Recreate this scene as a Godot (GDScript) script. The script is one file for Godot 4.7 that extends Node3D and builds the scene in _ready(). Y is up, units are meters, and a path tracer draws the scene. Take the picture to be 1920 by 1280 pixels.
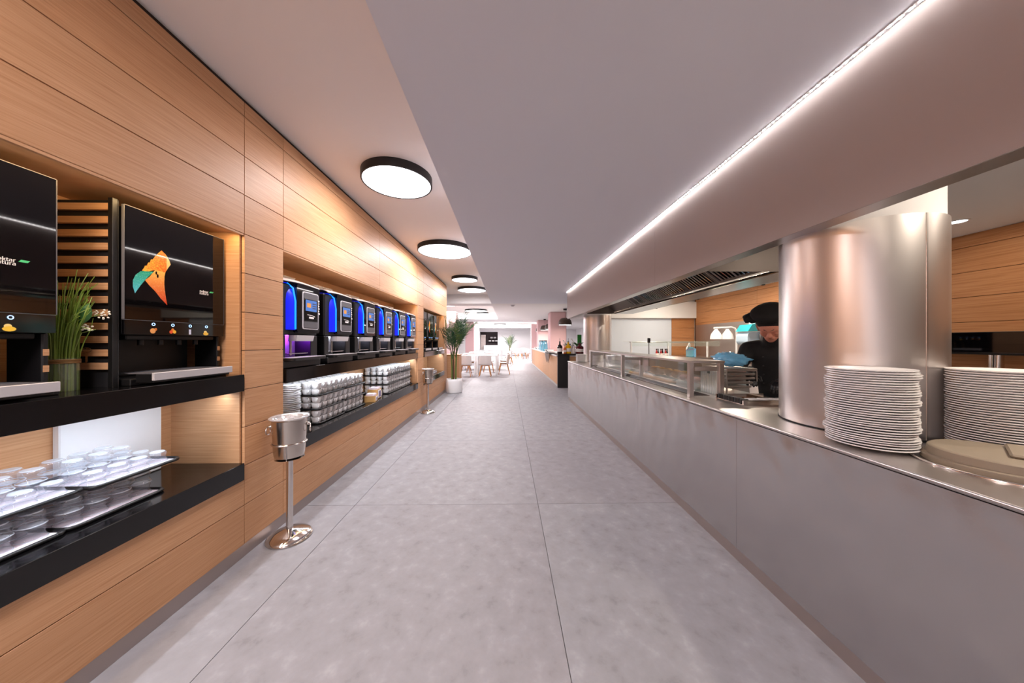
extends Node3D
# A buffet corridor: panelled wall with drink niches on the left, stainless serving line and kitchen on the right, bright dining room beyond.

var M := {}
var taken := {}
var rng := RandomNumberGenerator.new()


func _ready() -> void:
	rng.seed = 7
	view_and_light()
	materials()
	shell()
	left_wall()
	serving_line()
	kitchen()
	dining_room()
	ceiling_lamps()
	drinks_niches()
	cups_and_glasses()
	floor_things()
	plates()
	counter_things()
	chef()
	far_things()


# ---------------------------------------------------------------- camera, environment, large lights

func view_and_light() -> void:
	var cam := Camera3D.new()
	cam.name = "camera"
	add_child(cam)
	cam.position = Vector3(0, 1.3, 0)
	cam.rotation = Vector3(0, -0.0155, 0)
	cam.fov = rad_to_deg(2.0 * atan(640.0 / 580.0))
	cam.near = 0.02
	cam.current = true
	var we := WorldEnvironment.new()
	we.name = "environment"
	var e := Environment.new()
	e.background_mode = Environment.BG_COLOR
	e.background_color = Color(0.0, 0.0, 0.0)
	e.tonemap_mode = Environment.TONE_MAPPER_LINEAR
	e.tonemap_exposure = 1.9
	e.sdfgi_enabled = true
	e.ssao_enabled = true
	e.ssil_enabled = true
	we.environment = e
	add_child(we)


func area(at: Vector3, size: Vector2, energy: float, color: Color, dir := Vector3.DOWN) -> AreaLight3D:
	var l := AreaLight3D.new()
	l.name = "lamp_light"
	add_child(l, true)
	l.area_size = size
	l.light_energy = energy
	l.light_color = color
	l.shadow_enabled = true
	l.area_range = 40.0
	l.area_attenuation = 2.0
	l.look_at_from_position(at, at + dir, Vector3(0, 0, -1))
	return l


func omni(at: Vector3, energy: float, color: Color, size := 0.03) -> void:
	var l := OmniLight3D.new()
	l.name = "lamp_light"
	add_child(l, true)
	l.position = at
	l.light_energy = energy
	l.light_color = color
	l.light_size = size
	l.shadow_enabled = true
	l.omni_range = 40.0
	l.omni_attenuation = 2.0


# ---------------------------------------------------------------- mesh helpers

func mb() -> SurfaceTool:
	var s := SurfaceTool.new()
	s.begin(Mesh.PRIMITIVE_TRIANGLES)
	return s


func fin(s: SurfaceTool) -> ArrayMesh:
	s.generate_normals()
	return s.commit()


func tri(s: SurfaceTool, a: Vector3, b: Vector3, c: Vector3, out: Vector3) -> void:
	var flip := (b - a).cross(c - a).dot(out) > 0.0
	s.add_vertex(a)
	s.add_vertex(c if flip else b)
	s.add_vertex(b if flip else c)


func quad(s: SurfaceTool, a: Vector3, b: Vector3, c: Vector3, d: Vector3, out: Vector3) -> void:
	tri(s, a, b, c, out)
	tri(s, a, c, d, out)


# a box with chamfered edges
func cbox(s: SurfaceTool, c: Vector3, size: Vector3, ch := 0.0) -> SurfaceTool:
	s.set_smooth_group(-1)
	var h := size * 0.5
	var k := minf(ch, minf(h.x, minf(h.y, h.z)) * 0.9)
	for a in 3:
		var b := (a + 1) % 3
		var d := (a + 2) % 3
		for sg: float in [-1.0, 1.0]:
			var out := Vector3.ZERO
			out[a] = sg
			var p := []
			for q in [[-1, -1], [1, -1], [1, 1], [-1, 1]]:
				var v := Vector3.ZERO
				v[a] = sg * h[a]
				v[b] = q[0] * (h[b] - k)
				v[d] = q[1] * (h[d] - k)
				p.append(c + v)
			quad(s, p[0], p[1], p[2], p[3], out)
			if k > 0.0:
				for sb: float in [-1.0, 1.0]:
					var u := Vector3.ZERO
					u[a] = sg * h[a]
					u[b] = sb * (h[b] - k)
					var w := Vector3.ZERO
					w[a] = sg * (h[a] - k)
					w[b] = sb * h[b]
					var e := Vector3.ZERO
					e[d] = h[d] - k
					out = Vector3.ZERO
					out[a] = sg
					out[b] = sb
					quad(s, c + u - e, c + u + e, c + w + e, c + w - e, out)
	if k > 0.0:
		for i in 8:
			var g := Vector3(1 if i & 1 else -1, 1 if i & 2 else -1, 1 if i & 4 else -1)
			tri(s, c + g * Vector3(h.x, h.y - k, h.z - k), c + g * Vector3(h.x - k, h.y, h.z - k), c + g * Vector3(h.x - k, h.y - k, h.z), g)
	return s


# a box given by its two corners
func bx(x0: float, x1: float, y0: float, y1: float, z0: float, z1: float, ch := 0.0) -> SurfaceTool:
	return cbox(mb(), Vector3(x0 + x1, y0 + y1, z0 + z1) * 0.5, Vector3(absf(x1 - x0), absf(y1 - y0), absf(z1 - z0)), ch)


# a turned shape: the profile runs with its outside on the right (up the outside, down the inside)
func lathe(s: SurfaceTool, prof: Array, n := 24, at := Vector3.ZERO, sharp := 0.7, sx := 1.0, sz := 1.0) -> SurfaceTool:
	var group := 1
	for i in prof.size() - 1:
		var p: Vector2 = prof[i]
		var q: Vector2 = prof[i + 1]
		if i > 0:
			var o: Vector2 = prof[i - 1]
			if absf((p - o).angle_to(q - p)) > sharp:
				group += 1
		if (p.x <= 0.0 and q.x <= 0.0) or p.is_equal_approx(q):
			continue
		s.set_smooth_group(group)
		var out2 := Vector2(q.y - p.y, p.x - q.x)
		for j in n:
			var a := TAU * j / n
			var b := TAU * (j + 1) / n
			var ca := Vector3(cos(a) * sx, 0, sin(a) * sz)
			var cb := Vector3(cos(b) * sx, 0, sin(b) * sz)
			var out := (ca + cb) * out2.x + Vector3.UP * out2.y * 2.0
			var v0 := at + ca * p.x + Vector3.UP * p.y
			var v1 := at + cb * p.x + Vector3.UP * p.y
			var v2 := at + cb * q.x + Vector3.UP * q.y
			var v3 := at + ca * q.x + Vector3.UP * q.y
			if p.x <= 0.0:
				tri(s, v0, v2, v3, out)
			elif q.x <= 0.0:
				tri(s, v0, v1, v2, out)
			else:
				quad(s, v0, v1, v2, v3, out)
	return s


# a round bar along a polyline; r is one radius or one for each point
func tube(s: SurfaceTool, pts: Array, r: Variant, n := 8, caps := true) -> SurfaceTool:
	var rings := []
	var t0: Vector3 = (pts[1] - pts[0]).normalized()
	var side := t0.cross(Vector3.UP if absf(t0.y) < 0.9 else Vector3.RIGHT).normalized()
	for i in pts.size():
		var t: Vector3 = (pts[mini(i + 1, pts.size() - 1)] - pts[maxi(i - 1, 0)]).normalized()
		side = (side - t * side.dot(t)).normalized()
		var up := t.cross(side)
		var rr: float = r[i] if r is Array else r
		var ring := []
		for j in n:
			var a := TAU * j / n
			ring.append(pts[i] + (side * cos(a) + up * sin(a)) * rr)
		rings.append(ring)
	s.set_smooth_group(1)
	for i in pts.size() - 1:
		for j in n:
			var k := (j + 1) % n
			var out: Vector3 = rings[i][j] + rings[i + 1][k] - pts[i] - pts[i + 1]
			quad(s, rings[i][j], rings[i][k], rings[i + 1][k], rings[i + 1][j], out)
	if caps:
		s.set_smooth_group(2)
		for e in [0, pts.size() - 1]:
			var out: Vector3 = (pts[0] - pts[1]) if e == 0 else (pts[e] - pts[e - 1])
			for j in n:
				tri(s, pts[e], rings[e][j], rings[e][(j + 1) % n], out)
	return s


# a flat outline in local x,y given thickness along local z
func slab(s: SurfaceTool, poly: Array, z0: float, z1: float, xf := Transform3D.IDENTITY) -> SurfaceTool:
	s.set_smooth_group(-1)
	var pv := PackedVector2Array(poly)
	var t := Geometry2D.triangulate_polygon(pv)
	var cw := 1.0 if Geometry2D.is_polygon_clockwise(pv) else -1.0
	for i in range(0, t.size(), 3):
		for z: float in [z0, z1]:
			var p := []
			for k in 3:
				var v := pv[t[i + k]]
				p.append(xf * Vector3(v.x, v.y, z))
			tri(s, p[0], p[1], p[2], xf.basis * Vector3(0, 0, -1 if z == minf(z0, z1) else 1))
	for i in pv.size():
		var a := pv[i]
		var b := pv[(i + 1) % pv.size()]
		var nrm := Vector2(a.y - b.y, b.x - a.x) * cw
		quad(s, xf * Vector3(a.x, a.y, z0), xf * Vector3(b.x, b.y, z0), xf * Vector3(b.x, b.y, z1), xf * Vector3(a.x, a.y, z1), xf.basis * Vector3(nrm.x, nrm.y, 0))
	return s


func rounded(w: float, h: float, r: float, n := 4, c := Vector2.ZERO) -> Array:
	var p := []
	for q in 4:
		var o := Vector2(w * 0.5 - r, h * 0.5 - r) * Vector2(1 if q == 0 or q == 3 else -1, 1 if q < 2 else -1)
		for i in n + 1:
			var a := PI * 0.5 * (q + float(i) / n)
			p.append(c + o + Vector2(cos(a), sin(a)) * r)
	return p


# a smooth sheet through a grid of points, with thickness t along its normals
func sheet(s: SurfaceTool, g: Array, t := 0.0) -> SurfaceTool:
	var nu := g.size()
	var nv: int = g[0].size()
	var nn := []
	for i in nu:
		var row := []
		for j in nv:
			var du: Vector3 = g[mini(i + 1, nu - 1)][j] - g[maxi(i - 1, 0)][j]
			var dv: Vector3 = g[i][mini(j + 1, nv - 1)] - g[i][maxi(j - 1, 0)]
			row.append(du.cross(dv).normalized())
		nn.append(row)
	for side: float in ([-1.0, 1.0] if t > 0.0 else [1.0]):
		s.set_smooth_group(1 if side > 0.0 else 2)
		for i in nu - 1:
			for j in nv - 1:
				var o := side * t * 0.5
				quad(s, g[i][j] + nn[i][j] * o, g[i + 1][j] + nn[i + 1][j] * o, g[i + 1][j + 1] + nn[i + 1][j + 1] * o, g[i][j + 1] + nn[i][j + 1] * o, nn[i][j] * side)
	if t > 0.0:
		s.set_smooth_group(3)
		for i in nu - 1:
			for j: int in [0, nv - 1]:
				var o: Vector3 = g[i][0 if j == 0 else nv - 1] - g[i][1 if j == 0 else nv - 2]
				quad(s, g[i][j] - nn[i][j] * t * 0.5, g[i + 1][j] - nn[i + 1][j] * t * 0.5, g[i + 1][j] + nn[i + 1][j] * t * 0.5, g[i][j] + nn[i][j] * t * 0.5, o)
		for j in nv - 1:
			for i: int in [0, nu - 1]:
				var o: Vector3 = g[i][j] - g[1 if i == 0 else nu - 2][j]
				quad(s, g[i][j] - nn[i][j] * t * 0.5, g[i][j + 1] - nn[i][j + 1] * t * 0.5, g[i][j + 1] + nn[i][j + 1] * t * 0.5, g[i][j] + nn[i][j] * t * 0.5, o)
	return s


# lumpy ellipsoid
func blob(s: SurfaceTool, c: Vector3, r: Vector3, rough := 0.0, n := 12) -> SurfaceTool:
	var f := FastNoiseLite.new()
	f.seed = 5
	f.frequency = 1.1
	s.set_smooth_group(1)
	var at := func(i: int, j: int) -> Vector3:
		var a := TAU * (j % n) / n
		var b := PI * i / (n / 2) - PI * 0.5
		var d := Vector3(cos(a) * cos(b), sin(b), sin(a) * cos(b))
		if i == 0 or i == n / 2:
			d = Vector3(0, signf(b), 0)
		return c + d * r * (1.0 + rough * f.get_noise_3dv(d * 1.7 + c * 9.0) * 2.0)
	for i in n / 2:
		for j in n:
			var p: Vector3 = at.call(i, j)
			var q: Vector3 = at.call(i, j + 1)
			var u: Vector3 = at.call(i + 1, j + 1)
			var v: Vector3 = at.call(i + 1, j)
			if i == 0:
				tri(s, p, u, v, p + u + v - c * 3.0)
			elif i == n / 2 - 1:
				tri(s, p, q, u, p + q + u - c * 3.0)
			else:
				quad(s, p, q, u, v, p + u - c * 2.0)
	return s


# ---------------------------------------------------------------- naming

func numbered(called: String) -> String:
	if not taken.has(called):
		taken[called] = 0
		return called
	taken[called] += 1
	return "%s_%03d" % [called, taken[called]]


func part(p: Node, called: String, s: Variant, m: Material, at := Vector3.ZERO, rot := Vector3.ZERO) -> MeshInstance3D:
	var o := MeshInstance3D.new()
	o.name = called
	o.mesh = s if s is Mesh else fin(s)
	o.material_override = m
	p.add_child(o, true)
	o.position = at
	o.rotation = rot
	return o


func tag(o: Node, label: String, category: String, group := "") -> void:
	o.set_meta("label", label)
	o.set_meta("category", category)
	if group:
		o.set_meta("group", group)


func thing(called: String, label: String, category: String, at := Vector3.ZERO, turn := 0.0, group := "") -> Node3D:
	var o := Node3D.new()
	o.name = numbered(called)
	add_child(o)
	o.position = at
	o.rotation.y = turn
	tag(o, label, category, group)
	return o


func solo(called: String, s: Variant, m: Material, label: String, category: String, at := Vector3.ZERO, rot := Vector3.ZERO, group := "") -> MeshInstance3D:
	var o := MeshInstance3D.new()
	o.name = numbered(called)
	o.mesh = s if s is Mesh else fin(s)
	o.material_override = m
	add_child(o)
	o.position = at
	o.rotation = rot
	tag(o, label, category, group)
	return o


func dup(root: Node3D, called: String, at: Vector3, turn: float, label: String, group := "") -> Node3D:
	var r: Node3D = root.duplicate()
	r.name = numbered(called)
	add_child(r)
	r.position = at
	r.rotation.y = turn
	r.set_meta("label", label)
	if group:
		r.set_meta("group", group)
	return r


func setting(called: String) -> Node3D:
	var o := Node3D.new()
	o.name = called
	add_child(o)
	o.set_meta("kind", "structure")
	return o


func letters(text: String, em: float) -> TextMesh:
	var t := TextMesh.new()
	var f := SystemFont.new()
	f.font_names = PackedStringArray(["Droid Sans"])
	t.font = f
	t.text = text
	t.font_size = 48
	t.pixel_size = em / 48.0
	t.depth = 0.0012
	t.curve_step = 2.0
	return t


# ---------------------------------------------------------------- materials

func mat(called: String, c: Color, rough := 0.6, metal := 0.0) -> StandardMaterial3D:
	var m := StandardMaterial3D.new()
	m.resource_name = called
	m.albedo_color = c
	m.roughness = rough
	m.metallic = metal
	M[called] = m
	return m


func noise_tex(freq: float, ramp: Array, sd: int, octaves := 4, size := 512) -> NoiseTexture2D:
	var t := NoiseTexture2D.new()
	t.width = size
	t.height = size
	t.seamless = true
	t.generate_mipmaps = false
	var f := FastNoiseLite.new()
	f.seed = sd
	f.noise_type = FastNoiseLite.TYPE_SIMPLEX_SMOOTH
	f.frequency = freq
	f.fractal_octaves = octaves
	f.fractal_gain = 0.6
	t.noise = f
	var g := Gradient.new()
	g.offsets = PackedFloat32Array(range(ramp.size()).map(func(i): return float(i) / (ramp.size() - 1)))
	g.colors = PackedColorArray(ramp)
	t.color_ramp = g
	return t


func glow(called: String, c: Color, power: float) -> StandardMaterial3D:
	var m := mat(called, c.darkened(0.6), 0.4)
	m.emission_enabled = true
	m.emission = c
	m.emission_energy_multiplier = power
	return m


func glass(called: String, c: Color, alpha: float) -> StandardMaterial3D:
	var m := mat(called, Color(c.r, c.g, c.b, alpha), 0.02)
	m.transparency = BaseMaterial3D.TRANSPARENCY_ALPHA
	return m


func wood_kind(called: String, tex: Texture2D, tint: Color, off: Vector3, scale: Vector3, rough := 0.48) -> void:
	var m := mat(called, tint, rough)
	m.metallic_specular = 0.42
	m.albedo_texture = tex
	m.uv1_triplanar = true
	m.uv1_world_triplanar = true
	m.uv1_triplanar_sharpness = 8.0
	m.uv1_scale = scale
	m.uv1_offset = off


func materials() -> void:
	var oak := noise_tex(0.045, [Color8(176, 124, 84), Color8(195, 147, 106), Color8(203, 156, 116), Color8(214, 170, 132)], 11, 5)
	for i in 3:
		wood_kind("oak_%d" % i, oak, [Color(1, 1, 1), Color(0.97, 0.96, 0.95), Color(1.0, 0.98, 0.96)][i], Vector3(0.13, 0.37, 0.21) * i, Vector3(0.11, 4.6, 0.11))
	wood_kind("cherry", noise_tex(0.045, [Color8(158, 102, 60), Color8(184, 128, 84), Color8(195, 141, 98)], 23, 5), Color.WHITE, Vector3(0.3, 0.1, 0.6), Vector3(0.07, 2.3, 0.07))
	wood_kind("beech", noise_tex(0.05, [Color8(168, 108, 60), Color8(196, 138, 84), Color8(206, 150, 98)], 31, 4), Color.WHITE, Vector3.ZERO, Vector3(3, 0.6, 3), 0.5)
	var conc := noise_tex(0.02, [Color8(124, 122, 125), Color8(142, 141, 145), Color8(148, 147, 152), Color8(162, 162, 167)], 3, 8, 1024)
	for i in 3:
		wood_kind("tile_%d" % i, conc, [Color(1, 1, 1), Color(0.985, 0.98, 0.98), Color(0.995, 1, 1)][i], Vector3(0.31, 0.2, 0.57) * i, Vector3(0.36, 0.36, 0.36), 0.42)
		M["tile_%d" % i].roughness = 0.56
	mat("grout", Color8(92, 88, 88), 0.9)
	mat("paint", Color8(228, 229, 237), 0.85)
	mat("paint_tray_lit", Color8(240, 233, 228), 0.85)  # warmer and lighter than the main ceiling: bounced light put into the colour
	mat("paint_white", Color8(236, 234, 234), 0.8)
	mat("pink", Color8(226, 188, 190), 0.85)
	mat("dark_gap", Color8(38, 24, 16), 0.9)
	# stainless steel: brushed, satin and polished
	for k in [["steel", 0.3, Color8(200, 195, 192)], ["steel_satin", 0.5, Color8(182, 171, 166)], ["steel_drum", 0.33, Color8(222, 217, 215)]]:
		var m := mat(k[0], k[2], k[1], 1.0)
		m.metallic_specular = 0.5
	mat("fascia", Color8(172, 160, 156), 0.5)
	var front := mat("steel_front", Color8(194, 190, 189), 0.27, 1.0)
	var wavy := noise_tex(0.008, [Color.BLACK, Color.WHITE], 51, 3)
	wavy.color_ramp = null
	wavy.as_normal_map = true
	wavy.bump_strength = 6.0
	front.normal_enabled = true
	front.normal_texture = wavy
	front.normal_scale = 0.5
	front.uv1_triplanar = true
	front.uv1_world_triplanar = true
	front.uv1_scale = Vector3(0.5, 0.35, 0.5)
	mat("chrome", Color8(212, 206, 202), 0.1, 1.0)
	mat("steel_dark", Color8(120, 112, 108), 0.4, 1.0)
	mat("stone_black", Color8(9, 8, 9), 0.12)
	mat("black_gloss", Color8(6, 5, 7), 0.03)
	mat("black", Color8(12, 11, 13), 0.45)
	mat("black_matte", Color8(20, 18, 20), 0.75)
	mat("grey_plastic", Color8(92, 90, 94), 0.5)
	mat("silver_plastic", Color8(186, 182, 183), 0.35)
	mat("frame_bright", Color8(226, 224, 228), 0.3)
	mat("china", Color8(240, 238, 238), 0.18)
	mat("paper", Color8(228, 216, 226), 0.8)
	mat("white_plastic", Color8(236, 236, 238), 0.4)
	mat("lid", Color8(140, 127, 110), 0.5)
	mat("card", Color8(202, 158, 96), 0.8)
	mat("print_violet", Color8(128, 118, 158), 0.8)
	mat("soil", Color8(52, 38, 28), 1.0)
	var clear := mat("glass_solid", Color(0.98, 1.0, 1.0, 0.0), 0.0)
	clear.transparency = BaseMaterial3D.TRANSPARENCY_ALPHA
	clear.refraction_enabled = true
	clear.refraction_scale = 0.05
	glass("pane", Color8(225, 240, 236), 0.06)
	glass("pane_green", Color8(190, 220, 210), 0.12)
	glass("film_clear", Color8(240, 240, 245), 0.3)
	glass("wrap_clear", Color8(240, 245, 240), 0.06)
	glass("glass_cup", Color8(224, 236, 252), 0.1)
	glass("glass_rim", Color8(236, 244, 255), 0.5)
	glass("film_blue", Color8(120, 196, 240), 0.8)
	glass("film_teal", Color8(40, 176, 190), 0.7)
	glass("water_blue", Color8(120, 200, 225), 0.5)
	glass("juice_yellow", Color8(245, 190, 10), 0.9)
	glass("wine", Color8(92, 14, 24), 0.95)
	glow("lamp_white", Color8(250, 248, 255), 2.6)
	glow("lamp_far", Color8(255, 252, 250), 4.0)
	glow("led_white", Color8(255, 250, 246), 45.0)
	glow("led_warm", Color8(255, 226, 180), 6.0)
	glow("led_cool", Color8(226, 236, 255), 6.0)
	glow("blue_glow", Color8(6, 24, 230), 0.75)
	glow("cyan_glow", Color8(10, 120, 255), 1.3)
	glow("violet_glow", Color8(180, 80, 250), 2.0)
	glow("ring_glow", Color8(150, 195, 255), 1.6)
	glow("screen_glow", Color8(70, 120, 200), 0.5)
	glow("screen_amber", Color8(230, 150, 60), 0.5)
	mat("stem", Color8(120, 146, 52), 0.6).backlight = Color(0.3, 0.35, 0.1)
	mat("leaf_pale", Color8(150, 172, 92), 0.6).backlight = Color(0.3, 0.35, 0.1)
	mat("leaf", Color8(62, 112, 56), 0.5).backlight = Color(0.2, 0.3, 0.1)
	mat("leaf_deep", Color8(38, 80, 52), 0.45).backlight = Color(0.1, 0.2, 0.08)
	mat("leaf_olive", Color8(98, 116, 50), 0.55).backlight = Color(0.25, 0.3, 0.1)
	mat("trunk", Color8(88, 62, 44), 0.8)
	mat("petal_white", Color8(238, 232, 222), 0.7)
	mat("petal_violet", Color8(150, 96, 168), 0.7)
	mat("twine", Color8(150, 112, 66), 0.9)
	mat("skin", Color8(206, 138, 116), 0.5)
	M.skin.subsurf_scatter_enabled = true
	M.skin.subsurf_scatter_strength = 0.15
	mat("cloth_black", Color8(16, 15, 18), 0.85)
	mat("glove", Color8(18, 18, 22), 0.35)
	mat("eye", Color8(40, 28, 24), 0.2)
	mat("lip", Color8(168, 92, 80), 0.5)
	mat("brow", Color8(60, 42, 34), 0.8)
	mat("chair_shell", Color8(226, 220, 220), 0.45)
	mat("bottle_dark", Color8(26, 10, 14), 0.1)
	mat("label_white", Color8(236, 230, 226), 0.7)
	mat("orange", Color8(222, 110, 40), 0.5)
	mat("red", Color8(176, 28, 32), 0.4)
	mat("green_print", Color8(30, 140, 40), 0.5)
	mat("leaf_logo", Color8(80, 205, 130), 0.5)
	mat("food_bread", Color8(206, 160, 100), 0.8)
	mat("food_meat", Color8(170, 82, 56), 0.6)
	mat("pendant", Color8(74, 56, 46), 0.5)
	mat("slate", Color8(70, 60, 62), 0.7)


# ---------------------------------------------------------------- the room

func shell() -> void:
	var fl := setting("floor")
	part(fl, "grout_bed", bx(-6.7, 6.7, -0.25, -0.006, -31.0, 3.2), M.grout)
	var tx := 1.455
	var tz := 1.6
	var slabs := {}
	for i in range(-4, 5):
		for j in range(-3, 19):
			var x0 := maxf(-1.209 + i * tx, -6.7)
			var x1 := minf(-1.209 + (i + 1) * tx, 6.7)
			var z1 := minf(-2.476 - j * tz, 3.2)
			var z0 := maxf(-2.476 - (j + 1) * tz, -31.0)
			if x1 - x0 < 0.05 or z1 - z0 < 0.05:
				continue
			var key := "%.3f %.3f" % [x1 - x0, z1 - z0]
			if not slabs.has(key):
				slabs[key] = fin(bx(-(x1 - x0) * 0.5 + 0.0015, (x1 - x0) * 0.5 - 0.0015, -0.012, 0.0, -(z1 - z0) * 0.5 + 0.0015, (z1 - z0) * 0.5 - 0.0015, 0.0008))
			part(fl, "tile", slabs[key], M["tile_%d" % ((i * 7 + j * 5 + 90) % 3)], Vector3((x0 + x1) * 0.5, 0, (z0 + z1) * 0.5))
	var ce := setting("ceiling")
	for b in [
		["main_ceiling", -0.495, 6.7, 2.49, 2.95, -9.7, 3.2], ["far_ceiling", -0.495, 6.7, 2.49, 2.95, -19.0, -9.7], ["tray_ceiling", -6.7, -0.495, 2.775, 2.95, -9.72, 3.2], ["ceiling_bulkhead", -6.7, -0.495, 2.49, 2.95, -10.4, -9.72],
		["tray_ceiling", -3.2, -0.495, 2.775, 2.95, -16.4, -10.4], ["ceiling_bulkhead", -6.7, -3.2, 2.49, 2.95, -16.4, -10.4], ["ceiling_bulkhead", -6.7, -0.495, 2.49, 2.95, -19.0, -16.4],
		["tray_ceiling", -3.0, 2.0, 2.775, 2.95, -27.0, -19.0], ["ceiling_bulkhead", -6.7, -3.0, 2.49, 2.95, -27.0, -19.0], ["ceiling_bulkhead", 2.0, 6.7, 2.49, 2.95, -27.0, -19.0],
		["ceiling_bulkhead", -6.7, 6.7, 2.49, 2.95, -31.0, -27.0], ["kitchen_ceiling", 1.554, 4.5, 2.30, 2.489, -7.4, 3.2],
	]:
		part(ce, b[0], bx(b[1], b[2], b[3], b[4], b[5], b[6]), M.paint_tray_lit if b[0] == "tray_ceiling" else (M.paint_white if b[5] < -10.0 or b[0] == "kitchen_ceiling" else M.paint))
	part(setting("wall_back"), "plaster", bx(-6.7, 6.7, 0, 2.95, 3.2, 3.4), M.paint_white)
	part(setting("wall_outer_left"), "plaster", bx(-6.9, -6.7, 0, 2.95, -31.0, 3.2), M.paint_white)
	part(setting("wall_outer_right"), "plaster", bx(6.7, 6.9, 0, 2.95, -31.0, 3.2), M.paint_white)
	# smoke detector
	var sd := thing("smoke_detector", "small round smoke detector on the main ceiling", "smoke detector", Vector3(0.18, 2.49, -10.1))
	part(sd, "base_ring", lathe(mb(), [Vector2(0, -0.015), Vector2(0.075, -0.015), Vector2(0.08, -0.008), Vector2(0.08, 0), Vector2(0, 0)], 20), M.paint)
	part(sd, "sensor_dome", lathe(mb(), [Vector2(0, -0.05), Vector2(0.035, -0.048), Vector2(0.052, -0.03), Vector2(0.055, -0.015)], 20), M.silver_plastic)


func planks(p: Node3D, x0: float, x1: float, rows: Array, z0: float, z1: float, kinds: Array) -> void:
	for i in rows.size() - 1:
		var m: StandardMaterial3D = M[kinds[(i * 5 + int(absf(z0) * 7.0)) % kinds.size()]]
		part(p, "plank", bx(x0, x1, rows[i] + 0.002, rows[i + 1] - 0.002, z0 - 0.0015, z1 + 0.0015, 0.001), m)


const ROWS := [0.078, 0.314, 0.552, 0.783, 1.011, 1.245, 1.477, 1.713, 1.949]
const TOP_ROWS := [1.949, 2.184, 2.417, 2.657, 2.745]


func left_wall() -> void:
	var w := setting("wall_left")
	var oaks := ["oak_0", "oak_1", "oak_2"]
	# carcass behind the veneer panels
	part(w, "core", bx(-2.12, -2.022, 0, 2.775, -8.10, 3.2), M.dark_gap)
	part(w, "core", bx(-2.022, -1.604, 1.962, 2.775, -8.10, 3.2), M.dark_gap)
	part(w, "core", bx(-2.022, -1.604, 0, 0.470, -8.10, 3.2), M.dark_gap)
	var niches := [[0.6, -1.891], [-2.215, -5.50], [-5.89, -7.79]]
	var pillars := [[3.2, 0.6], [-1.891, -2.215], [-5.50, -5.89], [-7.79, -8.10]]
	for q in pillars:
		part(w, "core", bx(-2.022, -1.604, 0.47, 1.962, q[1] + 0.013, q[0] - 0.013), M.dark_gap)
		planks(w, -1.603, -1.585, ROWS, q[0], q[1], oaks)
	for q in [[3.2, -0.2], [-0.2, -1.891], [-1.891, -2.215], [-2.215, -3.87], [-3.87, -5.5], [-5.5, -5.89], [-5.89, -8.10]]:
		planks(w, -1.603, -1.585, TOP_ROWS, q[0], q[1], oaks)
	for q in [[0.6, -0.2], [-0.2, -1.891], [-2.215, -3.87], [-3.87, -5.5], [-5.89, -7.79]]:
		planks(w, -1.603, -1.585, [0.078, 0.314, 0.470], q[0], q[1], oaks)
	part(w, "end_panel", bx(-2.12, -1.585, 0.078, 2.745, -8.13, -8.1005, 0.001), M.oak_1)
	for q in niches:
		part(w, "niche_back", bx(-2.021, -2.008, 0.4705, 1.961, q[1], q[0]), M.oak_2)
		part(w, "niche_side", bx(-2.008, -1.6035, 0.4705, 1.961, q[0] - 0.0005, q[0] - 0.0125), M.oak_1)
		part(w, "niche_side", bx(-2.008, -1.6035, 0.4705, 1.961, q[1] + 0.0125, q[1] + 0.0005), M.oak_1)
		part(w, "niche_ceiling", bx(-2.008, -1.6035, 1.953, 1.9615, q[1] + 0.0125, q[0] - 0.0125), M.oak_0)
	part(w, "front_lip", bx(-1.603, -1.587, 1.9375, 1.949, -1.888, 0.6, 0.001), M.oak_0)
	part(w, "front_lip", bx(-1.603, -1.587, 1.9375, 1.949, -5.497, -2.218, 0.001), M.oak_0)
	part(w, "front_lip", bx(-1.603, -1.587, 1.9375, 1.949, -7.787, -5.893, 0.001), M.oak_0)
	part(setting("baseboard_left"), "kick_plate", bx(-1.606, -1.591, 0.0, 0.0765, -8.1, 3.2, 0.001), M.steel_satin)
	# black stone shelves of the three niches
	var names := ["the juice dispensers nearest the camera", "the row of blue-lit coffee machines", "the far juice dispensers"]
	for i in 3:
		var q: Array = niches[i]
		var up := solo("stone_shelf", bx(-2.007, -1.572, 1.003, 1.103, q[1] + 0.014, q[0] - 0.014, 0.002), M.stone_black, "upper polished black stone shelf under " + names[i], "shelf")
		up.set_meta("group", "black stone niche shelves")
		var lo := solo("stone_shelf", bx(-2.007, -1.572, 0.471, 0.573, q[1] + 0.014, q[0] - 0.014, 0.002), M.stone_black, "lower polished black stone shelf in the niche of " + names[i], "shelf")
		lo.set_meta("group", "black stone niche shelves")
		# light strips hidden behind the top lip and under the upper shelf
		var zc: float = (q[0] + q[1]) * 0.5
		var ln: float = q[0] - q[1] - 0.06
		if i == 0:
			zc = -0.75
			ln = 2.2
		for lv in 2:
			var y: float = [1.947, 1.0][lv]
			var x: float = [-1.612, -1.68][lv]
			var t := thing("led_strip", ["light strip behind the top lip of the niche with ", "light strip under the upper black shelf below "][lv] + names[i], "light strip", Vector3(x, y, zc))
			part(t, "light_bar", cbox(mb(), Vector3(0, 0, 0), Vector3(0.008, 0.005, ln)), M.led_warm if lv == 0 else M.led_cool)
			area(Vector3(x, y - 0.006, zc), Vector2(0.012, ln), [[0.2, 0.03, 0.05][i], 0.18][lv] * ln, Color(1.0, 0.84, 0.6) if lv == 0 else Color(0.93, 0.96, 1.0), Vector3(-0.25, -1, 0) if lv == 0 else Vector3(-0.1, -1, 0))


# ---------------------------------------------------------------- stainless serving line

const CT := 0.865   # worktop height

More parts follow.
